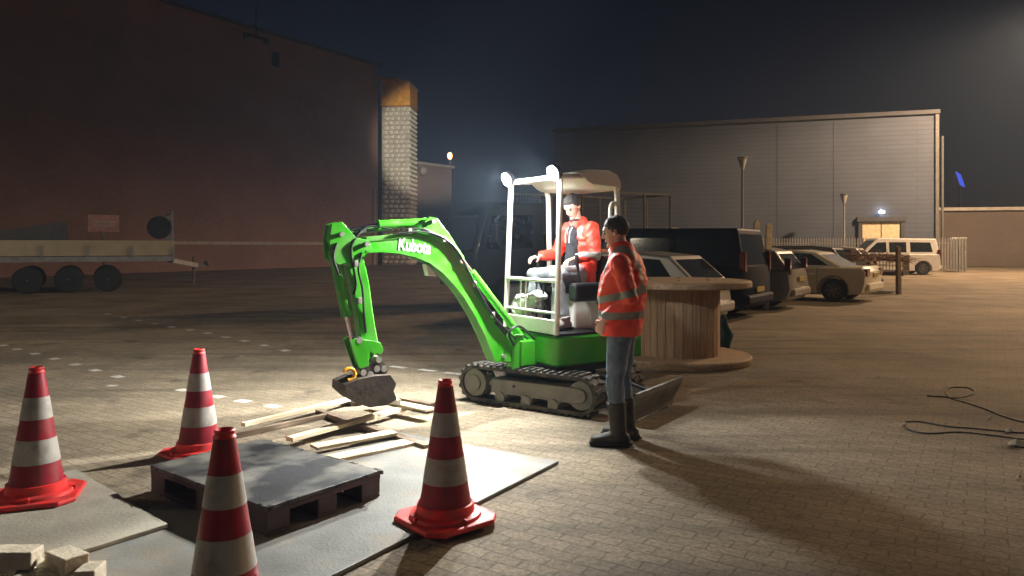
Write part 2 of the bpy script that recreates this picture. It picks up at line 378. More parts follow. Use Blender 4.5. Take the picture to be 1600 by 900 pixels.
# ------------------------------------------------------------------ ground and markings
g = MB(); g._add([(-260, -120, 0), (260, -120, 0), (260, 400, 0), (-260, 400, 0)], [(0, 1, 2, 3)])
tag(g.build('ground', M['paver']), kind='structure')
def marks(pts, size=(.20, .105), ang=None):
    mb = MB(); P = [gr(*p) for p in pts]
    for i, p in enumerate(P):
        a = P[min(i + 1, len(P) - 1)] - P[max(i - 1, 0)]; an = math.atan2(a.y, a.x) + random.uniform(-.03, .03)
        c, s = math.cos(an), math.sin(an); L, Wd = size[0] / 2, size[1] / 2
        q = [(p.x + c * x * L - s * y * Wd, p.y + s * x * L + c * y * Wd, .004) for x, y in ((-1, -1), (1, -1), (1, 1), (-1, 1))]
        mb._add(q, [(0, 1, 2, 3)])
    return tag(mb.build('parking_line_marking', M['mark']), kind='structure')
marks([(-20, 534), (5, 540), (27, 546), (55, 553), (85, 561), (117, 570), (149, 579), (184, 589)], (.19, .11))
marks([(176, 603), (177, 604)][:1], (.10, .09))
marks([(168, 491), (193, 496), (217, 501), (242, 506), (268, 511), (297, 516), (324, 521), (353, 527), (382, 533), (413, 540), (445, 548)], (.21, .12))
marks([(286, 610), (340, 620), (380, 627), (426, 635)], (.17, .11))
marks([(622, 574), (668, 579), (708, 584)], (.26, .10))

# ------------------------------------------------------------------ buildings
def wall_box(mb, a, b, depth, h, z0=0.0):
    """local frame: x along wall from a"""
    L = (Vector(b) - Vector(a)).length
    mb.box((L / 2, depth / 2, z0 + (h - z0) / 2), (L, depth, h - z0)); return L
def bldg(name, label, a, b, depth, h, m):
    a = Vector((*a, 0)); b = Vector((*b, 0)); d = b - a
    root = thing(name, label, 'building', a, math.atan2(d.y, d.x))
    mb = MB(); L = wall_box(mb, a, b, depth, h); mb.build('wall', m, root)
    return root, L
bA, LA = bldg('brick_building', 'tall dark brown brick industrial hall filling the left of the yard', (-34.0, 22.2), (-10.75, 59), 18, 15.9, M['brick'])
mb = MB(); mb.box((LA / 2, 8.9, 15.98), (LA + .3, 18.3, .16)); mb.build('roof_edge', M['darkroof'], bA)
mb = MB(); mb.box((LA / 2, -.03, 1.72), (LA - .3, .056, .20)); mb.build('wall_band', M['trim'], bA)
mb = MB(); mb.tube([(LA - .55, -.12, 0), (LA - .55, -.12, 6.1)], .09); mb.build('drainpipe', M['trim'], bA)
# camera bracket and vent near the roof
mb = MB(); mb.box((LA * .765, -.05, 14.3), (.55, .10, .95)); mb.build('vent', M['black'], bA)
mb = MB(); x = LA * .72
mb.bar((x - 1.0, -.5, 15.3), (x + 1.0, -.5, 15.3), .12, .12); mb.bar((x, -.5, 15.3), (x, .1, 15.5), .1, .1); mb.bar((x, -.5, 15.3), (x, -.5, 17.3), .05, .05)
mb.sphere((x - .8, -.5, 15.15), .2, 8, 6); mb.sphere((x + .8, -.5, 15.15), .2, 8, 6)
mb.build('aerial_bracket', M['black'], bA)
sg = MB(); sg.box((0, 0, 0), (1.0, .04, .62)); d_ = Vector((23.25, 36.8, 0)).normalized()
o = sg.build('wall_sign', M['sign']); p = at(162, 349, 27); o.location = p; o.rotation_euler = (0, 0, R(30))
mb = MB(); mb.m = 0; mb.box((0, -.024, .05), (.78, .006, .06)); mb.box((0, -.024, -.08), (.66, .006, .05)); mb.build('sign_stripe', M['trim'], o)
mb = MB(); mb.tube([(0, .04, -2.36), (0, .04, .2)], .03); mb.build('post', M['galv'], o)
tag(o, 'small pale red sign board on a post behind the flat trailer', 'sign')

# tower with metal shingles
tx0, tx1, ty = -10.45, -8.15, 59.0
tw = thing('stair_tower', 'narrow bright tower of scaly metal sheets with an orange top, at the brick hall corner', 'tower', (tx0, ty, 0), R(-6))
mb = MB(); mb.box((1.15, 1.2, 6.35), (2.3, 2.3, 12.7)); mb.build('core', M['trim'], tw)
mb = MB()
for face in range(2):
    for r_ in range(34):
        for c_ in range(5):
            z = .25 + r_ * .37; x = .24 + c_ * .455 + (.12 if r_ % 2 else 0)
            if x > 2.2: continue
            vs = [(x - .2, .03, z - .14), (x + .2, .03, z - .10), (x + .22, .03, z + .17), (x - .18, .03, z + .12), (x + .02, -.14, z - .05)]
            if face: vs = [(2.3 - q[1], q[0], q[2]) for q in vs]
            mb._add(vs, [(0, 1, 4), (1, 2, 4), (2, 3, 4), (3, 0, 4)])
mb.build('metal_shingles', M['tile'], tw)
mb = MB(); 
prof = [(-.05, 12.75), (2.35, 12.75), (2.35, 14.35), (2.2, 14.6), (1.6, 14.8), (.7, 14.95), (-.05, 15.0)]
mb.prism(prof, -.08, 2.4, inset=.03); mb.build('orange_fascia', M['orange_tin'], tw)
mb = MB(); mb.prism([(-.07, 15.0), (.7, 14.96), (1.6, 14.82), (2.2, 14.62), (2.38, 14.36), (2.42, 14.45), (2.25, 14.74), (1.62, 14.95), (.7, 15.1), (-.07, 15.14)], -.1, 2.42); mb.build('cap', M['trim'], tw)

bB, LB = bldg('brick_annexe', 'lower brown annexe behind the shingled tower, with an orange lamp on its roof corner', (-9.6, 65), (-5.75, 70), 12, 8.9, wall_mat('brown_annexe_brick', (.34, .24, .215), (.30, .21, .19), (.26, .2, .18), .22, .075, .01))
mb = MB(); mb.box((LB / 2, 5.95, 9.02), (LB + .4, 12.4, .22)); mb.build('roof_edge', M['trim'], bB)
mb = MB(); mb.sphere((2.0, -.5, 8.25), (.38, .3, .38), 12, 8); mb.bar((2.0, -.5, 8.6), (2.0, .05, 8.8), .1, .1); mb.build('wall_lamp', M['trim'], bB)
M['orangelamp'] = mat('lit_orange_lamp', (1, .4, .1), .4, emit=(1, .20, .05), es=40)
lp = thing('roof_lamp', 'small lit orange lamp on a short post at the annexe roof corner', 'lamp', (-5.9, 69.9, 9.14))
mb = MB(); mb.tube([(0, 0, 0), (0, 0, .7)], .05); mb.build('post', M['galv'], lp)
mb = MB(); mb.sphere((0, 0, .95), (.2, .2, .32), 12, 8); mb.build('lamp_glass', M['orangelamp'], lp)

bC, LC = bldg('grey_warehouse', 'long grey metal-clad warehouse wall behind the parked cars', (3.2, 54.7), (27.1, 47), 20, 10.0, M['clad'])
mb = MB(); mb.box((LC / 2, 9.9, 10.1), (LC + .35, 20.3, .26)); mb.build('roof_edge', M['darkroof'], bC)
mb = MB(); mb.box((LC + .03, -.05, 5.0), (.20, .20, 9.9)); mb.build('corner_trim', M['darkgalv'], bC)
mb = MB(); mb.tube([(LC + .45, .5, 0), (LC + .45, .5, 8.6)], .08); mb.build('drainpipe', M['darkgalv'], bC)
mb = MB()
for x in (LC * .62, LC * .76): mb.box((x, -.012, 4.9), (.06, .02, 9.8))
mb.build('panel_seam', M['clad'], bC)
# loading door in the wall
dx = LC - 3.2
mb = MB(); mb.box((dx - 1.25, -.10, 1.6), (.22, .2, 3.2)); mb.box((dx + 1.25, -.10, 1.6), (.22, .2, 3.2)); mb.box((dx, -.14, 3.28), (2.9, .28, .3)); mb.build('door_frame', M['darkroof'], bC)
mb = MB(); mb.box((dx - .57, -.05, 1.55), (1.08, .1, 3.1)); mb.box((dx + .57, -.05, 1.55), (1.08, .1, 3.1)); mb.build('door', M['cream'], bC)
M['doorlamp'] = mat('lit_cold_lamp', (1, 1, 1), .4, emit=(.8, .88, 1), es=12)
mb = MB(); mb.box((dx, -.34, 3.75), (.3, .22, .16)); mb.bar((dx, -.24, 3.8), (dx, .05, 3.9), .06, .06); wl = mb.build('door_lamp', M['doorlamp'], bC)

bD, LD = bldg('low_brick_wall_building', 'low brown building lit warm at the far right behind the grass', (28.9, 57), (60, 50), 15, 4.25, M['brick2'])
mb = MB(); mb.box((LD / 2, 7.4, 4.33), (LD + .3, 15.3, .24)); mb.build('roof_edge', M['trim'], bD)
vg = MB(); vg._add([(28.5, 54.8, .03), (62, 46, .03), (62, 50, .03), (28.5, 57.2, .03)], [(0, 1, 2, 3)])
tag(vg.build('grass_verge', M['verge']), kind='structure')
# blue lit sign on a mast
M['bluesign'] = mat('lit_blue_sign', (.05, .1, .8), .4, emit=(.06, .11, .9), es=.9)
p = at(1501, 281, 75)
bs = thing('sign_mast', 'dark mast carrying a small lit blue slanted sign beyond the low building', 'sign', (p.x, p.y, 0))
mb = MB(); mb.tube([(0, .2, 0), (0, .2, p.z + .9)], [.14, .09]); mb.build('mast', M['black'], bs)
mb = MB(); mb.prism([(-.5, p.z + .85), (.0, p.z + .5), (.42, p.z - .75), (-.05, p.z - .5)], -.06, .06); mb.build('sign_panel', M['bluesign'], bs)

# palisade fence
def fence(a, b, name, label):
    a = Vector((*a, 0)); b = Vector((*b, 0)); d = b - a; L = d.length
    root = thing(name, label, 'fence', a, math.atan2(d.y, d.x))
    mb = MB(); x = 0
    while x < L:
        mb.prism([(x, .08), (x + .075, .08), (x + .075, 1.95), (x + .0375, 2.06), (x, 1.95)], -.01, .01); x += .155
    mb.build('pales', M['galv'], root)
    mb = MB(); mb.bar((0, .035, .35), (L, .035, .35), .04, .06); mb.bar((0, .035, 1.7), (L, .035, 1.7), .04, .06); mb.build('rails', M['galv'], root)
    k = 0
    while k * 2.6 <= L:
        mb = MB(); mb.box((k * 2.6, .09, 1.0), (.07, .07, 2.0)); mb.build('post', M['galv'], root); k += 1
    return root
fence((13.5, 45.8), (26.6, 43.2), 'palisade_fence', 'long grey palisade fence between the parked cars and the warehouse')
fence((26.75, 43.3), (27.6, 46.4), 'palisade_fence', 'short end of the palisade fence turning back to the warehouse corner')

# street lamps and added fill lamps
def street_lamp(px, top, Y, label, lit=False):
    p = at(px, top, Y); h = p.z
    r = thing('street_lamp', label, 'street lamp', (p.x, Y, 0), 0, 'lamp posts round the yard')
    mb = MB(); mb.tube([(0, 0, 0), (0, 0, 1.0), (0, 0, 1.05), (0, 0, h - .7)], [.09, .09, .065, .05]); mb.build('post', M['galv'] if px > 1300 else M['darkroof'], r, True)
    mb = MB(); mb.lathe([(.05, h - .66), (.08, h - .64), (.22, h - .12), (.25, h - .08)], n=16, cap=False); mb.build('lamp_glass', M['streetlit'] if lit else M['lampglass'], r)
    mb = MB(); mb.lathe([(.27, h - .09), (.27, h - .04), (.08, h)], n=16); mb.build('lamp_cap', M['darkroof'], r)
    return r, h
M['lampglass'] = mat('milky_lamp_glass', (.35, .34, .31), .3)
M['streetlit'] = mat('lit_sodium_glass', (1, .7, .4), .3, emit=(1, .62, .3), es=12)
street_lamp(1160, 245, 38, 'unlit street lamp standing behind the navy van')
street_lamp(1319, 302, 46.5, 'small thin street lamp close to the warehouse wall')

def light(kind, name, loc, energy, col, **k):
    d = bpy.data.lights.new(name, kind); d.energy = energy; d.color = col
    for a, v in k.items(): setattr(d, a, v)
    o = bpy.data.objects.new(name, d); COL.objects.link(o); o.location = loc; return o
SL = [(29, 36, 8.5), (6.5, -7.0, 8.0)]
r, h = street_lamp(800 + 29 / 36 * FP, HZ - (14.5 - CH) / 36 * FP, 36, 'lit warm street lamp on a tall mast beyond the right edge of the yard', True)
light('SPOT', 'street_light', (29, 36, 13.7), LAMPS['street'], (1, .66, .40), spot_size=R(172), spot_blend=.3, shadow_soft_size=.35)
r, h = street_lamp(800, HZ, 36, 'lit pale yard lamp on a mast behind the camera', True); r.location = (5, -9, 5.5)  # unseen lamp added behind the camera to soften near-side shade
light('SPOT', 'yard_light', (5, -9, 6.2), LAMPS['behind'], (1, .86, .70), spot_size=R(172), spot_blend=.3, shadow_soft_size=.9)
r, h = street_lamp(800, HZ, 36, 'lit warm street lamp standing right of the yard, outside the picture', True); r.location = (18, 15, 3.6)  # unseen lamp added as warm fill for car sides and right ground
light('SPOT', 'side_street_light', (18, 15, 8.6), LAMPS['side'], (1, .66, .36), spot_size=R(172), spot_blend=.3, shadow_soft_size=.5)
r, h = street_lamp(800, HZ, 36, 'lit pale street lamp far to the left of the yard, outside the picture', True); r.location = (-20, 5, 3.6)  # unseen lamp added to lift car flanks and the left paving
light('SPOT', 'left_street_light', (-20, 5, 8.7), LAMPS['left'], (1, .84, .60), spot_size=R(172), spot_blend=.3, shadow_soft_size=.6)
fl = light('SPOT', 'tower_floodlight', (5, -8.6, 6.4), LAMPS['flood'], (1, .88, .68), spot_size=R(8.6), spot_blend=.55, shadow_soft_size=.2)  # added spot without a fixture, brightens the tower and annexe
fl.rotation_euler = (Vector((5, -8.6, 6.4)) - Vector((-6.6, 59, 10.0))).to_track_quat('Z', 'Y').to_euler()

# ------------------------------------------------------------------ vehicles
def wheel(root, x, y, r, w, side):
    rt = Matrix.Rotation(R(90), 3, 'X')
    mb = MB(); mb.lathe([(r * .62, -w / 2), (r * .93, -w / 2), (r, -w * .35), (r, w * .35), (r * .93, w / 2), (r * .62, w / 2)], (x, y, r), 28, rt); t = mb.build('wheel', M['tyre'], root, True)
    mb = MB(); yo = y + side * w * .30
    mb.lathe([(r * .64, -.012), (r * .64, .012)], (x, yo, r), 24, rt)
    mb.build('rim', M['black'], t, True)
    mb = MB()
    for k in range(7):
        a = k * 2 * math.pi / 7
        mb.bar((x, yo + side * .03, r), (x + math.cos(a) * r * .6, yo + side * .03, r + math.sin(a) * r * .6), r * .16, .03, up=(0, 1, 0))
    rr = r * .61; mb.tube([(x + rr * math.cos(a * .2618), yo + side * .03, r + rr * math.sin(a * .2618)) for a in range(25)], .018, 6)
    mb.sphere((x, yo + side * .03, r), (.05, .03, .05), 8, 6)
    mb.build('spokes', M['rim'], t)
def car(name, label, loc, ang, paint, L, Wd, r, body, house, glass_side, k=.16, belt=.95, group='cars parked in the row', lamps=None, rearglass=None, cat='car', pillar=None):
    root = thing(name, label, cat, (*loc, 0), ang, group)
    xf, xr = L * .5 - .85, -L * .5 + .88; ra = r + .055
    def arch(xc): return [(xc + ra * math.cos(R(a)), max(.19, r + ra * math.sin(R(a)))) for a in range(-20, 201, 20)][::-1]
    low = [(-L / 2 + .10, .24)] + arch(xr) + arch(xf) + [(L / 2 - .12, .22)]
    poly = low + body
    mb = MB(); mb.prism(poly, -Wd / 2, Wd / 2, inset=.05, depth=.09)
    bd = mb.build('body', paint, root, True)
    # greenhouse, tapered upwards
    mb = MB(); hw = Wd / 2 - .04; ly = []
    n = len(house)
    vs = []; fs = []
    def yy(z, s, extra=0): return s * (hw - k * (z - belt) + extra)
    for s in (-1, 1):
        for (x, z) in house: vs.append((x, yy(z, s), z))
    for i in range(n):
        i2 = (i + 1) % n; fs.append((i, i2, n + i2, n + i))
    fs.append(tuple(range(n))); fs.append(tuple(range(n, 2 * n))[::-1])
    mb._add(vs, fs); o = mb.build('cabin', paint, root, False, .045)
    # side glass
    for s in (-1, 1):
        for poly_g in glass_side:
            mb = MB(); vs = [(x, yy(z, s, .006), z) for x, z in poly_g] + [(x, yy(z, s, -.01), z) for x, z in poly_g]; m_ = len(poly_g)
            mb._add(vs, [tuple(range(m_)), tuple(range(m_, 2 * m_))[::-1]] + [(i, (i + 1) % m_, m_ + (i + 1) % m_, m_ + i) for i in range(m_)])
            mb.build('side_window', M['glass'], root)
    # windscreen and rear window on the sloping ends: house[0..1] rear slope, house[-2..-1] front slope
    def slope(p, q, nm):
        p = Vector(p); q = Vector(q); a = p.lerp(q, .10); b = p.lerp(q, .86); d = (q - p); nn = Vector((-d.y, d.x)).normalized() * .008
        if nn.x * p.x < 0: nn = -nn
        mb = MB(); vs = []
        for t in (1, -1):
            for (pt, s) in ((a, -1), (a, 1), (b, 1), (b, -1)):
                vs.append((pt.x + nn.x * t, yy(pt.y, s, -.10), pt.y + nn.y * t))
        mb._add(vs, [(0, 1, 2, 3), (7, 6, 5, 4), (0, 4, 5, 1), (1, 5, 6, 2), (2, 6, 7, 3), (3, 7, 4, 0)]); mb.build(nm, M['glass'], root)
    slope(house[0], house[1], 'rear_window'); slope(house[-1], house[-2], 'windscreen')
    for s in (-1, 1):
        for x in (xf, xr): wheel(root, x, s * (Wd / 2 - .12), r, .21, s)
        z0, z1, lw, lx = lamps or (.72, .90, .30, .0)
        mb = MB(); mb.box((-L / 2 + .045 + lx, s * (Wd / 2 - lw / 2 - .02), (z0 + z1) / 2), (.14, lw, z1 - z0)); mb.build('tail_lamp', M['taillight'], root, False, .02)
        mb = MB(); mb.box((L / 2 - .06, s * (Wd / 2 - .24), .68), (.12, .34, .14)); mb.build('headlight', M['lampglass'], root, False, .03)
        mb = MB(); mb.sphere((house[-1][0] - .28, s * (Wd / 2 + .09), belt + .10), (.07, .11, .08), 10, 8); mb.build('wing_mirror', paint, root, True)
        for hx in ((xr + .55, xf - 1.05) if L > 4.2 else (xf - 1.1,)):
            mb = MB(); mb.box((hx, s * (Wd / 2 + .012), belt - .14), (.17, .03, .028)); mb.build('door_handle', M['chrome'], root)
            mb = MB(); mb.box((hx - .13, s * (Wd / 2 - .001), .62), (.010, .006, .66)); mb.build('door_gap', M['black'], root)
    mb = MB(); mb.box((-L / 2 + .02, 0, .42), (.16, Wd - .14, .20)); mb.build('rear_bumper', paint, root, False, .05)
    mb = MB(); mb.box((-L / 2 - .015, 0, .74 if lamps is None or lamps[0] < .9 else .62), (.03, .50, .11)); mb.build('number_plate', M['plateY'], root)
    return root

RL0 = Vector((5.4, 15.4)); U = Vector((.575, .818)); H = Vector((-.818, .575)); HA = math.atan2(H.y, H.x)
def slot(rear, L): 
    c = Vector(rear) + H * (L / 2); return (c.x, c.y)
navy = mat('navy_van_paint', (.004, .007, .02), .6, coat=.0, spec=.2, var=.1)
silver = mat('silver_car_paint', (.42, .41, .38), .38, metal=.35, coat=.4, var=.06)
greige = mat('grey_hatchback_paint', (.36, .33, .29), .35, metal=.3, coat=.4, var=.06)
creamp = mat('cream_saloon_paint', (.72, .67, .54), .32, coat=.5, var=.06)
whitep = mat('white_minibus_paint', (.78, .76, .72), .35, coat=.4, var=.05)
darkg = mat('dark_grey_car_paint', (.08, .08, .085), .3, coat=.5, var=.06)

# navy van
L = 5.1
car('parked_van', 'dark navy van parked nearest, right behind the wooden cable spool', slot((5.35, 15.9), L), HA, navy, L, 1.92, .34,
    [(L/2-.02, .55), (L/2-.05, .86), (L/2-.75, 1.06), (L/2-1.0, 1.10), (-L/2+.04, 1.10), (-L/2+.02, .5)],
    [(-L/2+.05, 1.06), (-L/2+.22, 1.92), (L/2-1.95, 1.95), (L/2-.98, 1.06)],
    [[(L/2-2.3, 1.16), (L/2-2.3, 1.72), (L/2-1.85, 1.70), (L/2-1.28, 1.16)], [(-L/2+1.7, 1.18), (-L/2+1.7, 1.72), (L/2-2.45, 1.72), (L/2-2.45, 1.18)], [(-L/2+.45, 1.2), (-L/2+.55, 1.7), (-L/2+1.55, 1.72), (-L/2+1.55, 1.2)]],
    k=.13, belt=1.06, lamps=(1.0, 1.42, .14, .04), cat='van')
# silver car behind spool
L = 4.2
car('parked_car', 'silver grey hatchback half hidden behind the wooden cable spool', slot((3.75, 13.4), L), HA, silver, L, 1.74, .31,
    [(L/2-.02, .5), (L/2-.08, .72), (L/2-.95, .93), (-L/2+.08, .93), (-L/2+.02, .5)],
    [(-L/2+.1, .9), (-L/2+.62, 1.36), (-L/2+1.4, 1.44), (L/2-1.75, 1.42), (L/2-.93, .9)],
    [[(-L/2+.55, .98), (-L/2+.8, 1.30), (-L/2+1.7, 1.36), (-L/2+1.7, .98)], [(-L/2+1.82, .98), (-L/2+1.82, 1.36), (L/2-1.8, 1.34), (L/2-1.2, .98)]], belt=.9, lamps=(.72, .9, .28, .04))
# grey hatchback
L = 4.1
car('parked_car', 'grey small hatchback between the navy van and the cream saloon', slot((7.15, 18.2), L), HA, greige, L, 1.72, .31,
    [(L/2-.02, .5), (L/2-.08, .75), (L/2-.9, .96), (-L/2+.06, .98), (-L/2+.0, .5)],
    [(-L/2+.08, .93), (-L/2+.42, 1.42), (-L/2+.8, 1.50), (L/2-1.75, 1.48), (L/2-.88, .93)],
    [[(-L/2+.5, 1.02), (-L/2+.62, 1.36), (-L/2+1.5, 1.42), (-L/2+1.5, 1.0)], [(-L/2+1.62, 1.0), (-L/2+1.62, 1.42), (L/2-1.8, 1.40), (L/2-1.15, 1.0)]], belt=.93, lamps=(.85, 1.25, .16, .07))
# cream saloon
L = 4.6
car('parked_car', 'cream four-door saloon with its rear end out in the light', slot((10.2, 20.6), L), HA - R(4), creamp, L, 1.78, .32,
    [(L/2-.02, .5), (L/2-.08, .72), (L/2-1.0, .92), (-L/2+.9, .98), (-L/2+.12, .98), (-L/2+.0, .85), (-L/2+.02, .5)],
    [(-L/2+.55, .92), (-L/2+1.35, 1.36), (-L/2+1.9, 1.43), (L/2-2.1, 1.43), (L/2-.98, .92)],
    [[(-L/2+1.0, 1.0), (-L/2+1.5, 1.32), (-L/2+2.15, 1.36), (-L/2+2.15, 1.0)], [(-L/2+2.25, 1.0), (-L/2+2.25, 1.36), (L/2-2.1, 1.34), (L/2-1.3, 1.0)]], belt=.92, lamps=(.72, .92, .34, .02))
# dark estate behind the saloon
L = 4.5
car('parked_car', 'dark grey car mostly hidden behind the cream saloon', slot((11.6, 25.0), L), HA, darkg, L, 1.78, .32,
    [(L/2-.02, .5), (L/2-.08, .75), (L/2-1.0, .96), (-L/2+.08, .98), (-L/2+.02, .5)],
    [(-L/2+.1, .94), (-L/2+.5, 1.48), (-L/2+1.2, 1.56), (L/2-1.9, 1.54), (L/2-.98, .94)],
    [[(-L/2+.6, 1.03), (-L/2+.75, 1.4), (-L/2+1.8, 1.46), (-L/2+1.8, 1.02)], [(-L/2+1.92, 1.02), (-L/2+1.92, 1.46), (L/2-1.95, 1.44), (L/2-1.3, 1.02)]], belt=.94)
L = 4.3
car('parked_car', 'pale grey car with a rounded roof, furthest back before the white minibus', slot((15.2, 31.0), L), HA, silver, L, 1.76, .32,
    [(L/2-.02, .5), (L/2-.08, .75), (L/2-1.0, .96), (-L/2+.08, .98), (-L/2+.02, .5)],
    [(-L/2+.1, .94), (-L/2+.5, 1.44), (-L/2+1.2, 1.52), (L/2-1.9, 1.5), (L/2-.98, .94)],
    [[(-L/2+.6, 1.03), (-L/2+.75, 1.38), (-L/2+1.8, 1.42), (-L/2+1.8, 1.02)], [(-L/2+1.92, 1.02), (-L/2+1.92, 1.42), (L/2-1.95, 1.40), (L/2-1.3, 1.02)]], belt=.94)
# white minibus
L = 4.9
car('parked_minibus', 'white minibus parked furthest away by the palisade fence', slot((22.3, 38.6), L), R(172), whitep, L, 1.9, .34,
    [(L/2-.02, .55), (L/2-.05, .86), (L/2-.7, 1.08), (L/2-.9, 1.12), (-L/2+.04, 1.12), (-L/2+.0, .5)],
    [(-L/2+.04, 1.08), (-L/2+.2, 1.92), (L/2-1.8, 1.96), (L/2-.88, 1.08)],
    [[(L/2-2.2, 1.2), (L/2-2.2, 1.74), (L/2-1.75, 1.72), (L/2-1.2, 1.2)], [(-L/2+1.7, 1.2), (-L/2+1.7, 1.74), (L/2-2.35, 1.74), (L/2-2.35, 1.2)], [(-L/2+.4, 1.22), (-L/2+.5, 1.72), (-L/2+1.5, 1.74), (-L/2+1.5, 1.22)]],
    k=.12, belt=1.08, lamps=(.95, 1.35, .15, .04), cat='minibus')

# brushwood cart
p = Vector((12.6, 25.2, 0))
ct = thing('brushwood_trailer', 'small mesh-sided trailer heaped with reddish brushwood behind the cream saloon', 'trailer', p, HA)
mb = MB(); mb.box((.5, 0, .62), (2.6, 1.5, .12)); mb.build('chassis', M['black'], ct)
mb = MB()
for s in (-1, 1):
    for i in range(27): mb.bar((-.78 + i * .098, s * .74, .68), (-.78 + i * .098, s * .74, 1.22), .012, .012)
    for z in (.7, .88, 1.05, 1.24): mb.bar((-.8, s * .74, z), (1.8, s * .74, z), .02, .02)
for i in range(15): mb.bar((-.8, -.72 + i * .103, .68), (-.8, -.72 + i * .103, 1.22), .012, .012)
for z in (.7, .88, 1.05, 1.24): mb.bar((-.8, -.75, z), (-.8, .75, z), .02, .02)
mb.build('mesh_side', M['oldwood'], ct)
for s in (-1, 1): wheel(ct, .3, s * .82, .28, .18, s)
mb = MB()
for i in range(420):
    x = random.uniform(-.9, 1.8); y = random.uniform(-.75, .75); z = 1.0 + .42 * (1 - abs(y) / 1.1) * (1 - abs(x - .6) / 2.6) * random.uniform(.2, 1.1)
    a = random.uniform(0, 6.28); l_ = random.uniform(.15, .4)
    mb.tube([(x, y, z), (x + math.cos(a) * l_, y + math.sin(a) * l_, z + random.uniform(-.12, .18))], [.013, .005], 4)
bw = mb.build('brushwood_heap', M['twigs']); bw.location = p; bw.rotation_euler = (0, 0, HA)
tag(bw, 'heap of reddish brown twigs piled on the mesh trailer', 'brushwood', kind='stuff')
# post of old timber by the trailer
o = MB(); o.prism([(-.07, 0), (.07, 0), (.075, 1.45), (.03, 1.55), (-.06, 1.52)], -.06, .06, inset=.01)
o = o.build('timber_post', M['oldwood']); q = at(1404, 440, 23.5); o.location = (q.x, 23.5, 0); o.rotation_euler = (R(3), R(-4), .3)
tag(o, 'weathered brown post standing upright beside the brushwood trailer', 'post')
# two pale upright slabs beside van, standing for an unidentified pale shape
for i, (px, tilt) in enumerate(((1180, 3), (1191, 6))):
    o = MB(); o.prism([(-.075, 0), (.075, 0), (.085, 2.10 - i * .06), (.03, 2.2 - i * .08), (-.07, 2.12 - i * .05)], -.035, .035, inset=.008)
    o = o.build('upright_board', M['plank']); o.location = ((px - 800) / FP * 18.1 + .05, 18.1 - .1 * i, 0); o.rotation_euler = (R(-3), R(tilt - 2), .2)
    tag(o, ['pale upright board with a chipped top, the one touching the navy van rear', 'pale upright board leaning outwards, right one of the pair by the navy van'][i], 'board', 'pale boards standing behind the navy van')

# truck with mesh cage
tdir = Vector((-.84, -.54)).normalized(); ta = math.atan2(tdir.y, tdir.x)
tk = thing('mesh_side_truck', 'dark truck with a wire mesh loading cage, parked behind the excavator', 'truck', (1.1, 20.0, 0), ta)
td = mat('dark_truck_paint', (.012, .022, .03), .35, coat=.4)
mb = MB(); mb.box((-.1, 0, .72), (6.4, .9, .22)); mb.build('chassis', M['black'], tk)
mb = MB(); mb.box((-1.35, 0, 1.35), (4.3, 2.05, 1.0)); mb.build('load_bed', td, tk, False, .02)
mb = MB()
for s in (-1, 1):
    y = s * .98
    for x in (-3.45, -2.45, -1.35, -.25, .75): mb.bar((x, y, 1.85), (x, y, 2.98), .05, .05)
    mb.bar((-3.45, y, 3.0), (.78, y, 3.0), .05, .05)
mb.bar((-3.45, -.98, 3.0), (-3.45, .98, 3.0), .05, .05); mb.bar((-3.45, 0, 1.85), (-3.45, 0, 2.98), .05, .05)
mb.build('cage_frame', M['darkgalv'], tk)
mb = MB()
for s in (-1, 1):
    for i in range(42): mb.bar((-3.4 + i * .1, s * .98, 1.86), (-3.4 + i * .1, s * .98, 2.98), .006, .006)
    for j in range(9): mb.bar((-3.45, s * .98, 1.95 + j * .115), (.75, s * .98, 1.95 + j * .115), .006, .006)
mb.build('wire_mesh', M['darkgalv'], tk)
mb = MB(); mb.prism([(.95, .55), (2.95, .55), (3.0, 1.35), (2.72, 2.35), (2.45, 2.62), (.95, 2.66)], -1.0, 1.0, inset=.06, depth=.1); mb.build('cab', td, tk, True)
for s in (-1, 1):
    mb = MB(); mb.prism([(1.35, 1.5), (2.72, 1.45), (2.52, 2.28), (1.35, 2.32)], s * 1.0 - .008, s * 1.0 + .008); mb.build('side_window', M['glass'], tk)
    for x in (2.1, -2.1): wheel(tk, x, s * .88, .42, .28, s)
    mb = MB(); mb.box((2.99, s * .72, .82), (.06, .3, .2)); mb.build('headlight', M['lampglass'], tk, False, .02)
    mb = MB(); mb.box((2.55, s * 1.16, 1.85), (.08, .2, .42)); mb.bar((2.55, s * .98, 2.0), (2.55, s * 1.1, 2.0), .03, .03); mb.build('wing_mirror', M['black'], tk, False, .02)
mb = MB(); n_ = Vector((1.0, 0, .28)).normalized()
mb._add([(3.005, -.85, 1.42), (3.005, .85, 1.42), (2.765, .78, 2.28), (2.765, -.78, 2.28)], [(0, 1, 2, 3)]); mb.build('windscreen', M['glass'], tk)
mb = MB(); mb.box((-3.62, .35, 2.02), (.34, 1.3, .09)); mb.build('tail_board', M['plank'], tk, False, .01)

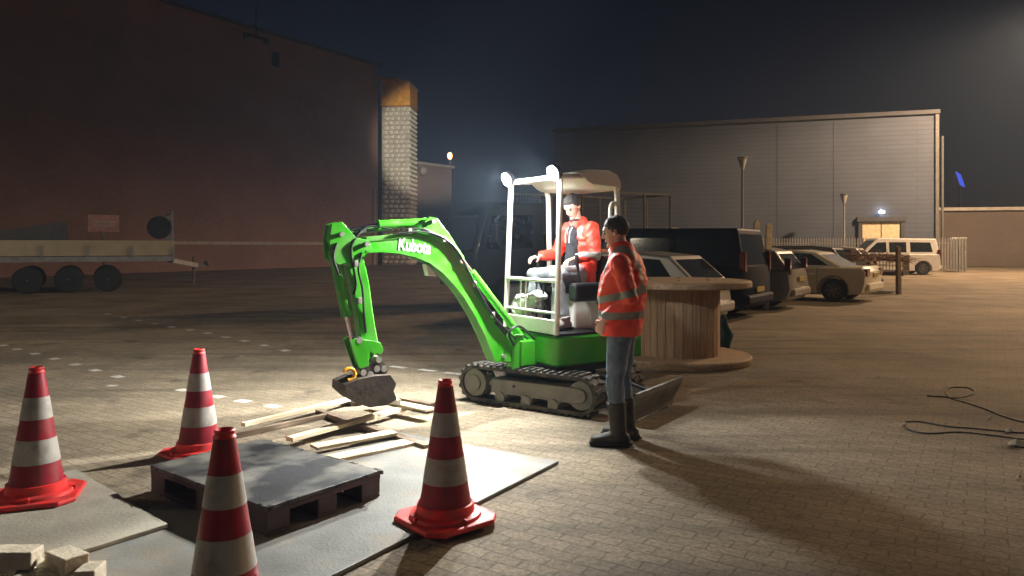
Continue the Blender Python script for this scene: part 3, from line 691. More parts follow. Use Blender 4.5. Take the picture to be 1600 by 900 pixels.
# flat trailer at left
a0 = Vector((-14.2, 25.85, 0))
fr = thing('flatbed_trailer', 'long flat trailer with three axles parked before the dark brick hall', 'trailer', a0, math.atan2(.5, .87))
bm_ = mat('pale_trailer_board', (.50, .44, .30), .6, var=.12, dirt=(.25, .2, .13), dirt_amt=.4)
mb = MB(); mb.box((-2.2, 0, 1.12), (8.4, 2.3, .14)); mb.build('deck', M['galv'], fr)
mb = MB()
for s in (-1, 1):
    mb.box((-2.2, s * 1.16, 1.47), (8.4, .05, .52))
mb.box((2.0, 0, 1.47), (.05, 2.3, .52)); mb.build('side_board', bm_, fr, False, .01)
mb = MB()
for s in (-1, 1): mb.box((-2.2, s * 1.18, 1.10), (8.4, .06, .17))
for i in range(7):
    mb.box((-5.8 + i * 1.3, -1.2, 1.3), (.06, .05, .5))
mb.build('edge_rail', M['galv'], fr)
for x in (0, -1.15, -2.3):
    for s in (-1, 1): wheel(fr, x, s * 1.0, .43, .26, s)
mb = MB(); mb.bar((2.0, -.7, 1.02), (2.9, 0, .82), .12, .16); mb.bar((2.0, .7, 1.02), (2.9, 0, .82), .12, .16); mb.bar((2.8, 0, .84), (3.2, 0, .84), .1, .12); mb.build('drawbar', M['galv'], fr)
mb = MB(); mb.sphere((3.25, 0, .9), (.12, .09, .1), 10, 8); mb.tube([(2.8, .1, .1), (2.8, .1, 1.15)], .04, 8); mb.build('coupling', M['darkgalv'], fr)
mb = MB()
for y in (-1.05, 1.05): mb.bar((1.98, y, 1.7), (1.98, y, 2.75), .06, .06)
for y in (-.35, .35): mb.bar((1.98, y, 1.7), (1.98, y, 2.7), .04, .04)
for z in (2.1, 2.4, 2.7): mb.bar((1.98, -1.05, z), (1.98, 1.05, z), .04, .04)
mb.build('headboard_frame', M['galv'], fr)
mb = MB(); mb.lathe([(.2, -.1), (.36, -.1), (.4, -.05), (.4, .05), (.36, .1), (.2, .1)], (1.6, -.55, 2.2), 24, Matrix.Rotation(R(90), 3, 'X')); mb.build('spare_wheel', M['tyre'], fr, True)
mb = MB(); mb.prism([(-4.6, 1.75), (-1.2, 1.75), (-1.2, 2.35), (-1.32, 2.35)], -.9, .6); o = mb.build('loading_ramp', M['darkroof'], fr)

# ------------------------------------------------------------------ cable spool
sp = thing('cable_spool', 'big empty wooden cable spool standing on its flange behind the man in boots', 'cable spool', (2.25, 9.95, 0))
mb = MB(); Rf = .95
mb.lathe([(Rf - .015, 0), (Rf, .02), (Rf, .085), (Rf - .015, .10)], n=56); mb.build('bottom_flange', M['spooltop'], sp, True)
mb = MB(); mb.lathe([(Rf - .015, 1.0), (Rf, 1.015), (Rf, 1.075), (Rf - .015, 1.09)], n=56); mb.build('top_flange', M['spooltop'], sp, True)
mb = MB()
for k in range(30):
    a0_ = k * 2 * math.pi / 30; a1_ = (k + .93) * 2 * math.pi / 30; rr = .545 + random.uniform(-.004, .004)
    mb.prism([(rr * math.cos(a0_), rr * math.sin(a0_)), (rr * math.cos(a1_), rr * math.sin(a1_)), ((rr - .04) * math.cos(a1_), (rr - .04) * math.sin(a1_)), ((rr - .04) * math.cos(a0_), (rr - .04) * math.sin(a0_))], .10, 1.0, axis='z')
mb.lathe([(.505, .1), (.505, 1.0)], n=30)
mb.build('drum_staves', M['spool'], sp)
mb = MB()
for k in range(6):
    a = k * math.pi / 3 + .3
    mb.lathe([(.02, 1.09), (.02, 1.105)], (.44 * math.cos(a), .44 * math.sin(a), 0), 8)
mb.build('bolt', M['steel'], sp)
# teal bag beside the spool
mb = MB(); mb.ell([((0, 0, .05), .15, .12), ((.02, 0, .2), .17, .13), ((.0, .02, .36), .10, .08), ((.03, .0, .46), .05, .04)], (1, 0, 0), 14)
me = mb.mesh('bin_bag')
for v in me.vertices:
    d = noise.noise(Vector(v.co) * 9) * .05; v.co += v.co.normalized() * d
me.materials.append(mat('teal_plastic_bag', (.02, .07, .09), .25)); o = link('bin_bag', me, None, 'all'); o.location = (3.18, 11.15, 0)
tag(o, 'dark teal crumpled plastic bag on the ground right of the cable spool', 'bag')

# ------------------------------------------------------------------ plates, pallet, planks, blocks
def slab(name, corner, u, v, lu, lv, z0, th, m, label, cat, bevel=.004, jag=0):
    u = Vector((*u, 0)).normalized(); v = Vector((*v, 0)).normalized(); c = Vector((*corner, 0))
    o = thing(name, label, cat, (c.x, c.y, z0)) if False else None
    mb = MB(); pts = []
    def edge(a, b, n):
        for i in range(n):
            t = i / n; p = a.lerp(b, t)
            if jag and i: p = p + Vector((random.uniform(-jag, jag), random.uniform(-jag, jag), 0))
            pts.append((p.x, p.y))
    n = 14 if jag else 1; A = Vector((0, 0, 0)); B = u * lu; C_ = u * lu + v * lv; D = v * lv
    edge(A, B, n); edge(B, C_, n); edge(C_, D, n); edge(D, A, n)
    mb.prism(pts, 0, th, axis='z')
    o = mb.build(name, m, None, False, bevel); o.location = (c.x, c.y, z0); tag(o, label, cat); return o
PA, PU, PV = (.33, 5.22), (-.84, .54), (-.54, -.84)
slab('steel_plate', PA, PU, PV, 1.55, 3.3, .002, .022, M['plate'], 'large worn grey steel plate lying under the pallet and the right cone', 'steel plate')
slab('plywood_board', (-1.86, 3.98), (-.74, .67), (-.60, -.80), 1.45, 1.6, .026, .022, M['board'], 'sandy board lying flat under the leftmost cone', 'board', jag=.006)
# slots in steel plate
# pallet
pF, pR, pL = Vector((-1.28, 3.84, 0)), Vector((-.81, 4.46, 0)), Vector((-2.24, 4.66, 0))
ex = (pR - pF).normalized(); ln_a = .80; ln_b = 1.22
pal = thing('pallet', 'black plastic pallet lying between the four traffic cones', 'pallet', (pF.x, pF.y, .026), math.atan2(ex.y, ex.x))
bx_, by_ = ln_a, ln_b
mb = MB(); N = 40
# top deck with slightly worn rim
mb.box((bx_ / 2, by_ / 2, .148), (bx_, by_, .022))
for i in range(46):
    t = random.random(); 
    if i % 2: mb.box((t * bx_, random.choice((.006, by_ - .006)), .149), (random.uniform(.02, .06), .02, .024))
    else: mb.box((random.choice((.004, bx_ - .004)), t * by_, .149), (.02, random.uniform(.02, .07), .024))
mb.build('top_deck', M['pallet'], pal, False, .004)
# blocks and outer rims
mb = MB()
for x in (.075, bx_ / 2, bx_ - .075):
    for y in (.09, by_ / 2, by_ - .09):
        mb = MB(); mb.box((x, y, .077), (.145 if x != bx_ / 2 else .13, .17, .118)); mb.build('support_block', M['palletside'], pal, False, .006)
mb = MB()
for x in (.075, bx_ / 2, bx_ - .075): mb.box((x, by_ / 2, .009), (.14, by_ - .01, .018))
mb.build('runner', M['palletside'], pal, False, .003)
mb = MB()
mb.box((bx_ / 2, .012, .122), (bx_ - .006, .02, .028)); mb.box((bx_ / 2, by_ - .012, .122), (bx_ - .006, .02, .028))
mb.box((.012, by_ / 2, .122), (.02, by_ - .03, .028)); mb.box((bx_ - .012, by_ / 2, .122), (.02, by_ - .03, .028)); mb.build('rim', M['palletside'], pal, False, .003)

def plank(p0, p1, w, th, z0, label, m='plank', z1=None, name='plank', roll=0):
    a = Vector((p0[0], p0[1], z0 + th / 2)); b = Vector((p1[0], p1[1], (z1 if z1 is not None else z0) + th / 2)); d = b - a; L = d.length
    mb = MB(); n = 10
    pts = [(-L/2, -w/2), (-L/4, -w/2 + random.uniform(-.003, .003)), (L/4, -w/2 + random.uniform(-.003, .003)), (L/2, -w/2), (L/2 + .004, 0), (L/2, w/2), (L/5, w/2 + random.uniform(-.003, .003)), (-L/3, w/2), (-L/2, w/2)]
    mb.prism(pts, -th/2, th/2, axis='z')
    o = mb.build(name, M[m], None, False, .002); o.location = (a + b) / 2
    o.rotation_euler = (roll, -math.asin(d.z / L), math.atan2(d.y, d.x)); tag(o, label, 'plank', 'loose timber in front of the excavator bucket'); return o
plank(gr(380, 676)[:2], gr(564, 630)[:2], .055, .03, .052, 'long thin pale plank, the furthest of the loose planks before the bucket')
plank(gr(452, 700)[:2], gr(632, 649)[:2], .085, .032, .052, 'long pale plank with a clean sawn end, lying just nearer than the furthest thin one')
plank(gr(490, 712)[:2], gr(615, 688)[:2], .13, .022, .052, 'short wide bleached plank resting on the steel plate, left one')
plank(gr(512, 726)[:2], gr(650, 696)[:2], .15, .022, .026, 'widest bleached plank, flat on the steel plate beside the pallet')
plank(gr(498, 648)[:2], gr(668, 705)[:2], .07, .048, .003, 'dark dirty batten crossing underneath the pale planks', 'oldwood', name='timber_batten')
plank(gr(345, 690)[:2], gr(520, 652)[:2], .045, .045, .003, 'dark batten lying behind the pallet, under the thin pale plank', 'oldwood', name='timber_batten')
plank(gr(600, 628)[:2], gr(676, 645)[:2], .09, .085, .003, 'thick brown beam end sticking out right of the bucket', 'oldwood', name='timber_beam')
plank(gr(604, 627, .1)[:2], gr(672, 641, .1)[:2], .115, .022, .092, 'ragged white plank lying on top of the thick brown beam')
plank(gr(588, 606, .2)[:2], gr(622, 613, .2)[:2], .07, .02, .15, 'little pale offcut wedged beside the bucket teeth', z1=.11)

# paving blocks bottom-left
BL = [((14, 878), .2, .1, .0, 8, 'pale paving block at the very left edge, lower layer'),
      ((20, 866), .21, .105, .085, 4, 'pale paving block lying on top at the left edge of the pile'),
      ((95, 884), .2, .12, .0, -38, 'chipped sandy paving block in the middle of the pile'),
      ((104, 872), .19, .11, .06, -35, 'broken paving block with a crack, on top of the middle of the pile'),
      ((141, 893), .09, .12, .02, 5, 'small paving block at the right end of the pile'),
      ((60, 902), .2, .1, .0, 12, 'paving block at the front of the pile, cut by the lower frame edge')]
for (pp, l_, w_, z_, a_, lb) in BL:
    mb = MB(); n = 3
    mb.box((0, 0, .04), (l_, w_, .08))
    o = mb.build('paving_block', M['block'], None, False, .007); p = gr(pp[0], pp[1], z_ + .08); o.location = (p.x, p.y, z_ + .026); o.rotation_euler = (R(random.uniform(-3, 3)), R(random.uniform(-3, 3)), R(a_))
    tag(o, lb, 'paving block', 'pile of paving blocks at the lower left')

# ------------------------------------------------------------------ traffic cones
def cone():
    r = thing('traffic_cone', 'x', 'traffic cone', (0, 0, 0), 0, 'red and white striped traffic cones round the pallet')
    Hh, rb, rt = .78, .150, .038
    mb = MB(); fr_ = [(.035, 0), (.06, .0), (.24, 1), (.42, 0), (.58, 1), (.76, 0), (1.0, 0)]
    z0 = .05
    def rad(t): return rb + (rt - rb) * t
    bands = [(0, .235, 0), (.235, .425, 1), (.425, .585, 0), (.585, .76, 1), (.76, .955, 0)]
    for a, b, k in bands:
        mb.m = k; pr = []
        for i in range(7):
            t = a + (b - a) * i / 6; pr.append((rad(t) + (.0015 if k else 0), z0 + t * (Hh - z0)))
        mb.lathe(pr, n=40, cap=False)
    mb.build('cone_body', [M['conered'], M['conewhite']], r, True)
    mb = MB(); t = .955; mb.lathe([(rad(t), z0 + t * (Hh - z0) - .002), (rad(t) + .003, z0 + t * (Hh - z0)), (.038, Hh - .02), (.041, Hh - .006), (.036, Hh), (.02, Hh - .012)], n=24)
    mb.build('cone_tip', M['conebase'], r, True)
    mb = MB(); mb.lathe([(rb + .050, .03), (rb + .045, .048), (rb + .012, .056), (rb + .006, .10), (rb - .004, .105)], n=40, cap=False); mb.build('collar', M['conebase'], r, True)
    mb = MB(); pts = []
    h = .235
    for cx, cy in ((1, 1), (-1, 1), (-1, -1), (1, -1)):
        for q in ((0, 1), (1, 0)) if cx * cy > 0 else ((1, 0), (0, 1)):
            pts.append((cx * (h - .075 * q[0]), cy * (h - .075 * q[1])))
    mb.prism(pts, 0.0, .03, axis='z', inset=.008, depth=.008); mb.build('base', M['conebase'], r, False, .004)
    for k in range(4):
        a = k * math.pi / 2
        mb = MB(); mb.box((.19 * math.cos(a), .19 * math.sin(a), .042), (.035, .02, .028), a); mb.build('stud', M['conebase'], r, False, .004)
    return r
c0 = cone()
def place_cone(px, py_top, rz, z, label, first=[True]):
    Y = FP * (CH - .78 - z) / (py_top - HZ); X = (px - 800) / FP * Y
    if first[0]: o = c0; first[0] = False; o.location = (X, Y, z); o.rotation_euler = (0, 0, rz); o['label'] = label
    else: o = dup(c0, (X, Y, z), rz, label)
    return o
place_cone(57, 573, R(20), .049, 'leftmost traffic cone, standing on the sandy board at the left edge')
place_cone(311, 545, R(50), .004, 'furthest traffic cone, standing on the paving behind the pallet corner')
place_cone(351, 670, R(30), .025, 'nearest traffic cone, its foot cut off by the lower frame edge').rotation_euler[1] = R(0)
place_cone(696, 593, R(40), .025, 'traffic cone standing alone on the right half of the steel plate')

# ------------------------------------------------------------------ excavator
C0 = Vector((.39, 7.34, 0)); AU = R(180 + 33); AT = math.atan2(-.57, .82)
EX = thing('mini_excavator', 'bright green mini excavator with cream canopy and lit work lamps', 'excavator', C0, AU)
F = Vector((math.cos(AU), math.sin(AU), 0)); LV = Vector((-math.sin(AU), math.cos(AU), 0))
def toloc(p): d = Vector(p) - C0; return Vector((d.dot(F), d.dot(LV), p[2]))
def onp(px, py, yl):
    """point of the machine's plane y=yl (local) seen at that photo position -> (x, z) local"""
    ray = Vector(((px - 800) / FP, 1, -(py - HZ) / FP)); o = Vector((0, 0, CH))
    t = (yl - (o - C0).dot(LV)) / ray.dot(LV); p = o + ray * t; q = toloc(p); return (q.x, q.z)
# undercarriage (rotated to the track direction)
TM = Matrix.Rotation(AT - AU, 4, 'Z')
def TB(): b = MB(); b.T = TM; return b
TL = 1.56; th_ = .37; tr = th_ / 2
for s in (-1, 1):
    yc = s * .385; w = .215; hl = TL / 2 - tr
    def loop(r, n=12):
        o = []
        for i in range(n + 1): a = -math.pi / 2 + math.pi * i / n; o.append((hl + r * math.cos(a), tr + .012 + r * math.sin(a)))
        for i in range(n + 1): a = math.pi / 2 + math.pi * i / n; o.append((-hl + r * math.cos(a), tr + .012 + r * math.sin(a)))
        return o
    b = TB(); o_ = loop(tr - .012); i_ = loop(tr - .045); n = len(o_); vs = []
    for y in (yc - w / 2, yc + w / 2):
        vs += [(p[0], y, p[1]) for p in o_] + [(p[0], y, p[1]) for p in i_]
    fs = []
    for i in range(n):
        j = (i + 1) % n
        fs += [(i, j, 2 * n + j, 2 * n + i), (n + i, 3 * n + i, 3 * n + j, n + j), (i, n + i, n + j, j), (2 * n + i, 2 * n + j, 3 * n + j, 3 * n + i)]
    b._add(vs, fs)
    # lugs
    per = 4 * hl + 2 * math.pi * (tr - .006); nl = 46
    for i in range(nl):
        d = per * i / nl; rr = tr - .006
        if d < 2 * hl: x, z, a = -hl + d, .012 + .006, 0
        elif d < 2 * hl + math.pi * rr:
            t = (d - 2 * hl) / rr - math.pi / 2; x, z, a = hl + rr * math.cos(t), tr + .012 + rr * math.sin(t), t + math.pi / 2
        elif d < 4 * hl + math.pi * rr: x, z, a = hl - (d - 2 * hl - math.pi * rr), .012 + 2 * tr - .006, math.pi
        else:
            t = (d - 4 * hl - math.pi * rr) / rr + math.pi / 2; x, z, a = -hl + rr * math.cos(t), tr + .012 + rr * math.sin(t), t + math.pi / 2
        for sy in (-1, 1):
            yo = yc + sy * w * .26 
            b.box((x, yo, z), (.034, w * .46, .028), Matrix.Rotation(-a, 3, 'Y') @ Matrix.Rotation(sy * .18, 3, 'Z'))
    tk_ = b.build('track', M['rubber'], EX)
    b = TB(); yo = yc + s * .0
    # side frame with scalloped lower edge
    pr = [(-hl + .20, .26), (-hl + .20, .12)]
    for cx in (-.28, .02, .32): pr += [(cx - .075, .12), (cx - .05, .075), (cx + .05, .075), (cx + .075, .12)]
    pr += [(hl - .02, .12), (hl + .05, .19), (hl - .0, .27)]
    b.prism(pr, yc - w * .42, yc + w * .46, inset=.008); b.build('track_frame', M['trackgrey'], tk_, False, .004)
    for cx in (-.28, .02, .32):
        b = TB(); b.lathe([(.02, -w * .5), (.055, -w * .5), (.06, -w * .3), (.06, w * .3), (.055, w * .5), (.02, w * .5)], (cx, yc, .085), 18, Matrix.Rotation(R(90), 3, 'X')); b.build('roller', M['trackgrey'], tk_, True)
    rt = Matrix.Rotation(R(90), 3, 'X')
    b = TB(); b.lathe([(.03, -w * .5), (.075, -w * .5), (.08, -w * .42), (.135, -w * .4), (.135, w * .4), (.08, w * .42), (.075, w * .5), (.03, w * .5)], (-hl, yc, tr + .012), 24, rt)
    for k in range(9):
        a = k * 2 * math.pi / 9; b.box((-hl + .135 * math.cos(a), yc, tr + .012 + .135 * math.sin(a)), (.05, .05, .035), Matrix.Rotation(-a, 3, 'Y'))
    b.build('sprocket', M['trackgrey'], tk_, True)
    b = TB(); b.lathe([(.03, -w * .46), (.06, -w * .46), (.07, -w * .35), (.13, -w * .35), (.13, w * .35), (.07, w * .35), (.06, w * .46), (.03, w * .46)], (hl, yc, tr + .012), 24, rt); b.build('idler', M['trackgrey'], tk_, True)
    b = TB(); b.lathe([(.012, 0), (.012, w * .49)], (-.12, yc, .21), 10, Matrix.Rotation(R(90 if s < 0 else -90), 3, 'X')); b.build('bolt', M['black'], tk_)
b = TB(); b.box((0, 0, .24), (.7, .58, .16)); b.lathe([(.26, .3), (.26, .40)], n=28); b.build('undercarriage', M['black'], EX, False, .01)
# dozer blade
b = TB(); prof = []
for i in range(7): t = i / 6; prof.append((1.08 + .05 * math.cos(t * math.pi) * -1 + .05, .02 + .27 * t))
prof += [(p[0] - .03, p[1]) for p in prof[::-1]]
b.prism(prof, -.49, .49); bl = b.build('dozer_blade', M['trackgrey'], EX)
for s in (-1, 1):
    b = TB(); b.bar((.35, s * .22, .2), (1.09, s * .3, .14), .06, .08); b.build('blade_arm', M['trackgrey'], bl)
b = TB(); b.tube([(.3, 0, .3), (.75, 0, .3)], .035); b.tube([(.75, 0, .3), (1.07, 0, .22)], .018); b.build('blade_cylinder', M['black'], bl, True)

# house / body: local x forward, y left
def rrect(x0, x1, y0, y1, r, n=5):
    o = []
    for cx, cy, a in ((x1 - r, y1 - r, 0), (x0 + r, y1 - r, 90), (x0 + r, y0 + r, 180), (x1 - r, y0 + r, 270)):
        for i in range(n + 1): t = R(a + 90 * i / n); o.append((cx + r * math.cos(t), cy + r * math.sin(t)))
    return o
b = MB(); b.prism(rrect(-.62, .27, -.46, .46, .10), .42, .70, axis='z', inset=.02, depth=.02); b.build('body_cover', M['green'], EX, True)
b = MB(); b.prism(rrect(-.60, .24, -.44, .44, .10), .36, .42, axis='z'); b.build('body_skirt', M['black'], EX)
b = MB(); b.prism(rrect(-.34, .26, -.44, .44, .05), .703, .725, axis='z'); b.build('floor_mat', M['black'], EX)
# rear engine hood
b = MB(); b.prism([(-.78, .48), (-.34, .48), (-.34, 1.02), (-.45, 1.08), (-.66, 1.06), (-.78, .92)], -.46, .46, inset=.05, depth=.06); b.build('engine_hood', M['white'], EX, True)
b = MB(); b.prism([(-.80, .44), (-.5, .44), (-.5, .66), (-.80, .66)], -.48, .48, inset=.04, depth=.05); b.build('counterweight', M['green'], EX, True)
# seat base
b = MB(); b.box((-.30, 0, .90), (.34, .40, .36)); b.build('seat_box', M['white'], EX, False, .03)
b = MB(); b.prism([(-.50, 1.09), (-.08, 1.08), (-.06, 1.14), (-.12, 1.18), (-.46, 1.17)], -.22, .22, inset=.03); b.build('seat', M['black'], EX, True)
b = MB(); b.prism([(-.57, 1.12), (-.46, 1.14), (-.51, 1.45), (-.60, 1.44)], -.21, .21, inset=.03); b.build('backrest', M['black'], EX, True)
# side consoles with levers
for s in (-1, 1):
    b = MB(); b.box((-.20, s * .31, 1.10), (.36, .13, .18)); b.build('side_console', M['black'], EX, False, .03)
    b = MB(); lx, ly = (-.04, -.29) if s < 0 else (-.12, .27)
    b.tube([(lx - .04, ly, 1.16), (lx, ly, 1.36)], .012, 8); b.tube([(lx, ly, 1.35), (lx + .01, ly, 1.40), (lx + .01, ly, 1.46)], [.018, .024, .018], 10); b.build('control_lever', M['black'], EX, True)
# canopy posts
zt = 2.20
def arc(a, c_, b_, n=6):
    a, c_, b_ = Vector(a), Vector(c_), Vector(b_); return [a.lerp(c_, t / n).lerp(c_.lerp(b_, t / n), t / n) for t in range(n + 1)]
fx, fw = .20, .42
fbx = .26
pr = .026
for s in (-1, 1):
    b = MB(); yb_ = s * .44
    b.tube([(fbx, yb_, .72), (fbx - .01, yb_, .95), (fx, s * fw, zt - .02)], pr, 12); b.build('front_post', M['white'], EX, True)
b = MB(); b.tube([(fx, -fw - .01, zt), (fx, fw + .01, zt)], .026, 12); b.build('front_crossbar', M['white'], EX, True)
for s in (-1, 1):
    b = MB(); y = s * fw
    rx_ = -.50 if s > 0 else -.27
    pts = [(fx, y, zt)] + [(rx_ + .2, y, zt + .02)] + arc((rx_ + .2, y, zt + .02), (rx_, y, zt + .02), (rx_, y, zt - .20)) [1:] + [(rx_ - .02, y, 1.06)]
    b.tube(pts, .027, 12); b.build('rear_post', M['white'], EX, True)
b = MB(); b.tube([(-.38, -fw, 1.5), (-.52, fw, 1.5)], .02, 10); b.tube(arc((-.50, fw + .0, 1.95), (-.40, fw + .01, 2.02), (-.40, fw + .01, 1.86)) + [Vector((-.42, fw + .01, 1.2))], .02, 10); b.build('grab_rail', M['white'], EX, True)
# roof
b = MB(); zz = zt + .03
pr_ = [(-.545, zz - .13), (-.54, zz - .04), (-.49, zz + .03), (-.40, zz + .06), (-.15, zz + .055), (.02, zz + .02), (.03, zz - .005), (-.02, zz - .03), (-.10, zz - .09), (-.16, zz - .115)]
b.prism(pr_, -.44, .455, inset=.025, depth=.05); b.build('canopy_roof', M['white'], EX, True)
# front guard bars and lower panel
b = MB(); b.tube([(fbx - .015, -.44, 1.22), (fbx - .015, .44, 1.22)], .02, 10)
b.tube([(fbx - .005, -.44, .92), (fbx - .005, .44, .92)], .014, 10)
for y in (-.17, -.08): b.tube([(fbx - .01, y, .74), (fbx - .01, y, 1.22)], .009, 8)
b.build('guard_bar', M['white'], EX, True)
b = MB(); b.box((fbx + .005, .02, .79), (.02, .80, .14)); b.build('front_panel', M['white'], EX, False, .01)
# crumpled pale cover left in the footwell
b = MB()
for (x, y, z, r1, r2, r3) in ((.14, -.30, .90, .12, .14, .16), (.16, -.16, .98, .10, .14, .08), (.15, -.02, 1.05, .08, .10, .05), (.12, -.32, .80, .10, .1, .1)): b.sphere((x, y, z), (r1, r2, r3), 16, 12)
me = b.mesh('c')
for v in me.vertices: v.co += v.normal * noise.noise(v.co * 14) * .035
me.materials.append(mat('white_cloth', (.75, .75, .72), .8, var=.1)); o = link('crumpled_sheet', me, None, 'all'); o.location = C0; o.rotation_euler = (0, 0, AU)
tag(o, 'crumpled white sheet bunched in the excavator footwell', 'sheet')
# travel levers
b = MB()
for y in (-.06, .06): b.tube([(.12, y, .72), (.15, y, 1.0), (.13, y, 1.18)], .01, 8); b.sphere((.13, y, 1.19), .022, 8, 6)
b.build('travel_lever', M['black'], EX, True)
# black bag hanging on near side
b = MB(); b.ell([((-.36, .50, .90), .12, .07), ((-.33, .50, 1.02), .15, .085), ((-.33, .49, 1.16), .12, .07)], (1, 0, 0)); me = b.mesh('b')
for v in me.vertices: v.co += v.normal * noise.noise(v.co * 11) * .03
me.materials.append(M['black']); o = link('black_bag', me, None, 'all'); o.location = C0; o.rotation_euler = (0, 0, AU)
tag(o, 'black bag hanging on the side of the excavator beside the seat', 'bag')

# work lamps
def lamp(y):
    b = MB(); c = Vector((fx + .05, y, zt + .035)); dr = Vector((1, 0, -.45)).normalized()
    rt = Vector((0, 0, 1)).rotation_difference(dr).to_matrix()
    b.lathe([(.04, -.05), (.07, -.035), (.078, .018), (.07, .018)], c, 20, rt); b.bar(c - dr * .03, (fx, y, zt), .03, .03)
    h = b.build('work_lamp', M['black'], EX, True)
    b = MB(); b.lathe([(.070, .016), (.070, .03), (.04, .042)], c, 20, rt); b.build('lens', M['lens'], h, True)
    w = C0 + F * c.x + LV * c.y + Vector((0, 0, c.z))
    dw = (F * dr.x + Vector((0, 0, dr.z)))
    return w, dw
for y in (-.40, .40):
    w, dw = lamp(y)
    # spot beam: forward, down, a little to the near side
    aim = (F * 1.0 - LV * .22 + Vector((0, 0, -.42))).normalized()
    l = light('SPOT', 'work_light', w + dw * .07, LAMPS['spot'] / 2, (1, .985, .93), spot_size=R(162), spot_blend=1.0, shadow_soft_size=.045)
    l.rotation_euler = (-aim).to_track_quat('Z', 'Y').to_euler()
    l = light('POINT', 'work_light_spill', w + dw * .09 + Vector((0, 0, .02)), LAMPS['spill'] / 2, (.95, .98, 1), shadow_soft_size=.05)

# boom group: swing post, boom, arm, bucket
YB = .0; bwid = .07
def poly(pts, yl): return [onp(x, y, yl) for x, y in pts]
b = MB(); x0, z0_ = onp(797, 560, YB)
b.box((.33, YB, .52), (.20, .22, .24)); b.lathe([(.085, .36), (.085, .70)], (.43, YB, 0), 20); b.build('swing_bracket', M['green'], EX, False, .01)
# boom main beam
lower = [(774, 566), (757, 524), (742, 494), (724, 464), (708, 444), (692, 427), (671, 411), (647, 401), (622, 396), (597, 394), (572, 395)]
upper = [(572, 374), (600, 372), (630, 369), (655, 367), (678, 370), (697, 381), (713, 400), (730, 432), (750, 467), (772, 503), (796, 532), (800, 566)]
nf = bwid
b = MB(); b.prism(poly(lower + upper, nf), -nf, nf, inset=.006, depth=.006); boom = b.build('boom', M['green'], EX, False, .003)
# flange plates along lower edge (raised rib) 
b = MB(); rib = [(774, 566), (757, 524), (742, 494), (724, 464), (708, 444), (692, 427), (671, 411), (647, 401), (622, 396), (597, 394), (572, 395), (572, 391), (597, 390), (622, 391.5), (648, 396), (674, 406), (696, 422), (713, 440), (729, 460), (747, 490), (762, 521), (780, 563)]
b.prism(poly(rib, nf), -nf - .012, nf + .012); b.build('boom_rib', M['green'], boom)
b = MB(); rib = [(572, 377), (600, 375), (630, 372), (655, 370), (677, 373), (695, 384), (710, 402), (727, 434), (747, 469), (769, 505), (774, 502), (752, 466), (732, 430), (716, 398), (699, 378), (679, 367), (655, 363), (630, 365), (600, 368), (572, 370)]
b.prism(poly(rib, nf), -nf - .008, nf + .008); b.build('boom_rib', M['green'], boom)
# cylinder lug on top of the boom
b = MB()
for s in (-1, 1): b.prism(poly([(655, 368), (664, 346), (672, 339), (683, 341), (700, 362), (726, 402), (721, 414), (708, 396), (690, 376)], nf), s * .055 - .012, s * .055 + .012, inset=.002)
b.build('cylinder_lug', M['green'], boom)
def P(px, py, y=YB): x, z = onp(px, py, y); return Vector((x, y, z))
rods = []
b = MB(); a1, a2 = P(668, 347), P(594, 351); b.tube([a1, a2], .037, 16); b.tube([a2, a2 + (a2 - a1).normalized() * .02], .042, 16); cy = b.build('arm_cylinder', M['green'], EX, True)
b = MB(); b.tube([a2, P(545, 360)], .018, 12); b.build('rod', M['steel'], cy, True)
b = MB(); a1, a2 = P(806, 535), P(728, 418); b.tube([P(812, 524), P(737, 425)], .036, 16); cy = b.build('lift_cylinder', M['green'], EX, True)
b = MB(); b.tube([P(737, 425), P(721, 404)], .018, 12); b.build('rod', M['steel'], cy, True)
# pins
for px, py in ((676, 346), (720, 408), (572, 381), (533, 366), (786, 556)):
    b = MB(); p = P(px, py, nf); b.tube([(p.x, -nf - .03, p.z), (p.x, nf + .03, p.z)], .02, 12); b.build('pivot_pin', M['pin'], EX, True)
# arm
b = MB()
head = [(515, 372), (519, 352), (534, 347), (541, 352), (552, 372), (566, 372), (578, 382), (577, 398), (569, 405), (577, 440), (585, 500), (594, 548), (574, 566), (566, 548), (560, 500), (552, 450), (543, 415), (526, 402)]
b.prism(poly(head, .055), -.055, .055, inset=.008, depth=.008); arm = b.build('arm', M['green'], EX, False, .003)
b = MB()
for s in (-1, 1): b.prism(poly([(513, 374), (517, 350), (532, 346), (556, 372), (575, 375), (580, 392), (560, 404), (528, 414), (515, 404)], .055), s * .068 - .011, s * .068 + .011, inset=.003)
b.build('arm_cheek', M['green'], arm)
# bucket cylinder on outer face of the arm
b = MB(); b.tube([P(521, 392), P(541, 490)], .046, 16); b.tube([P(541, 488), P(542, 494)], .052, 16); cy = b.build('bucket_cylinder', M['green'], EX, True)
b = MB(); b.tube([P(541, 490), P(552, 536)], .022, 12); b.build('rod', M['steel'], cy, True)
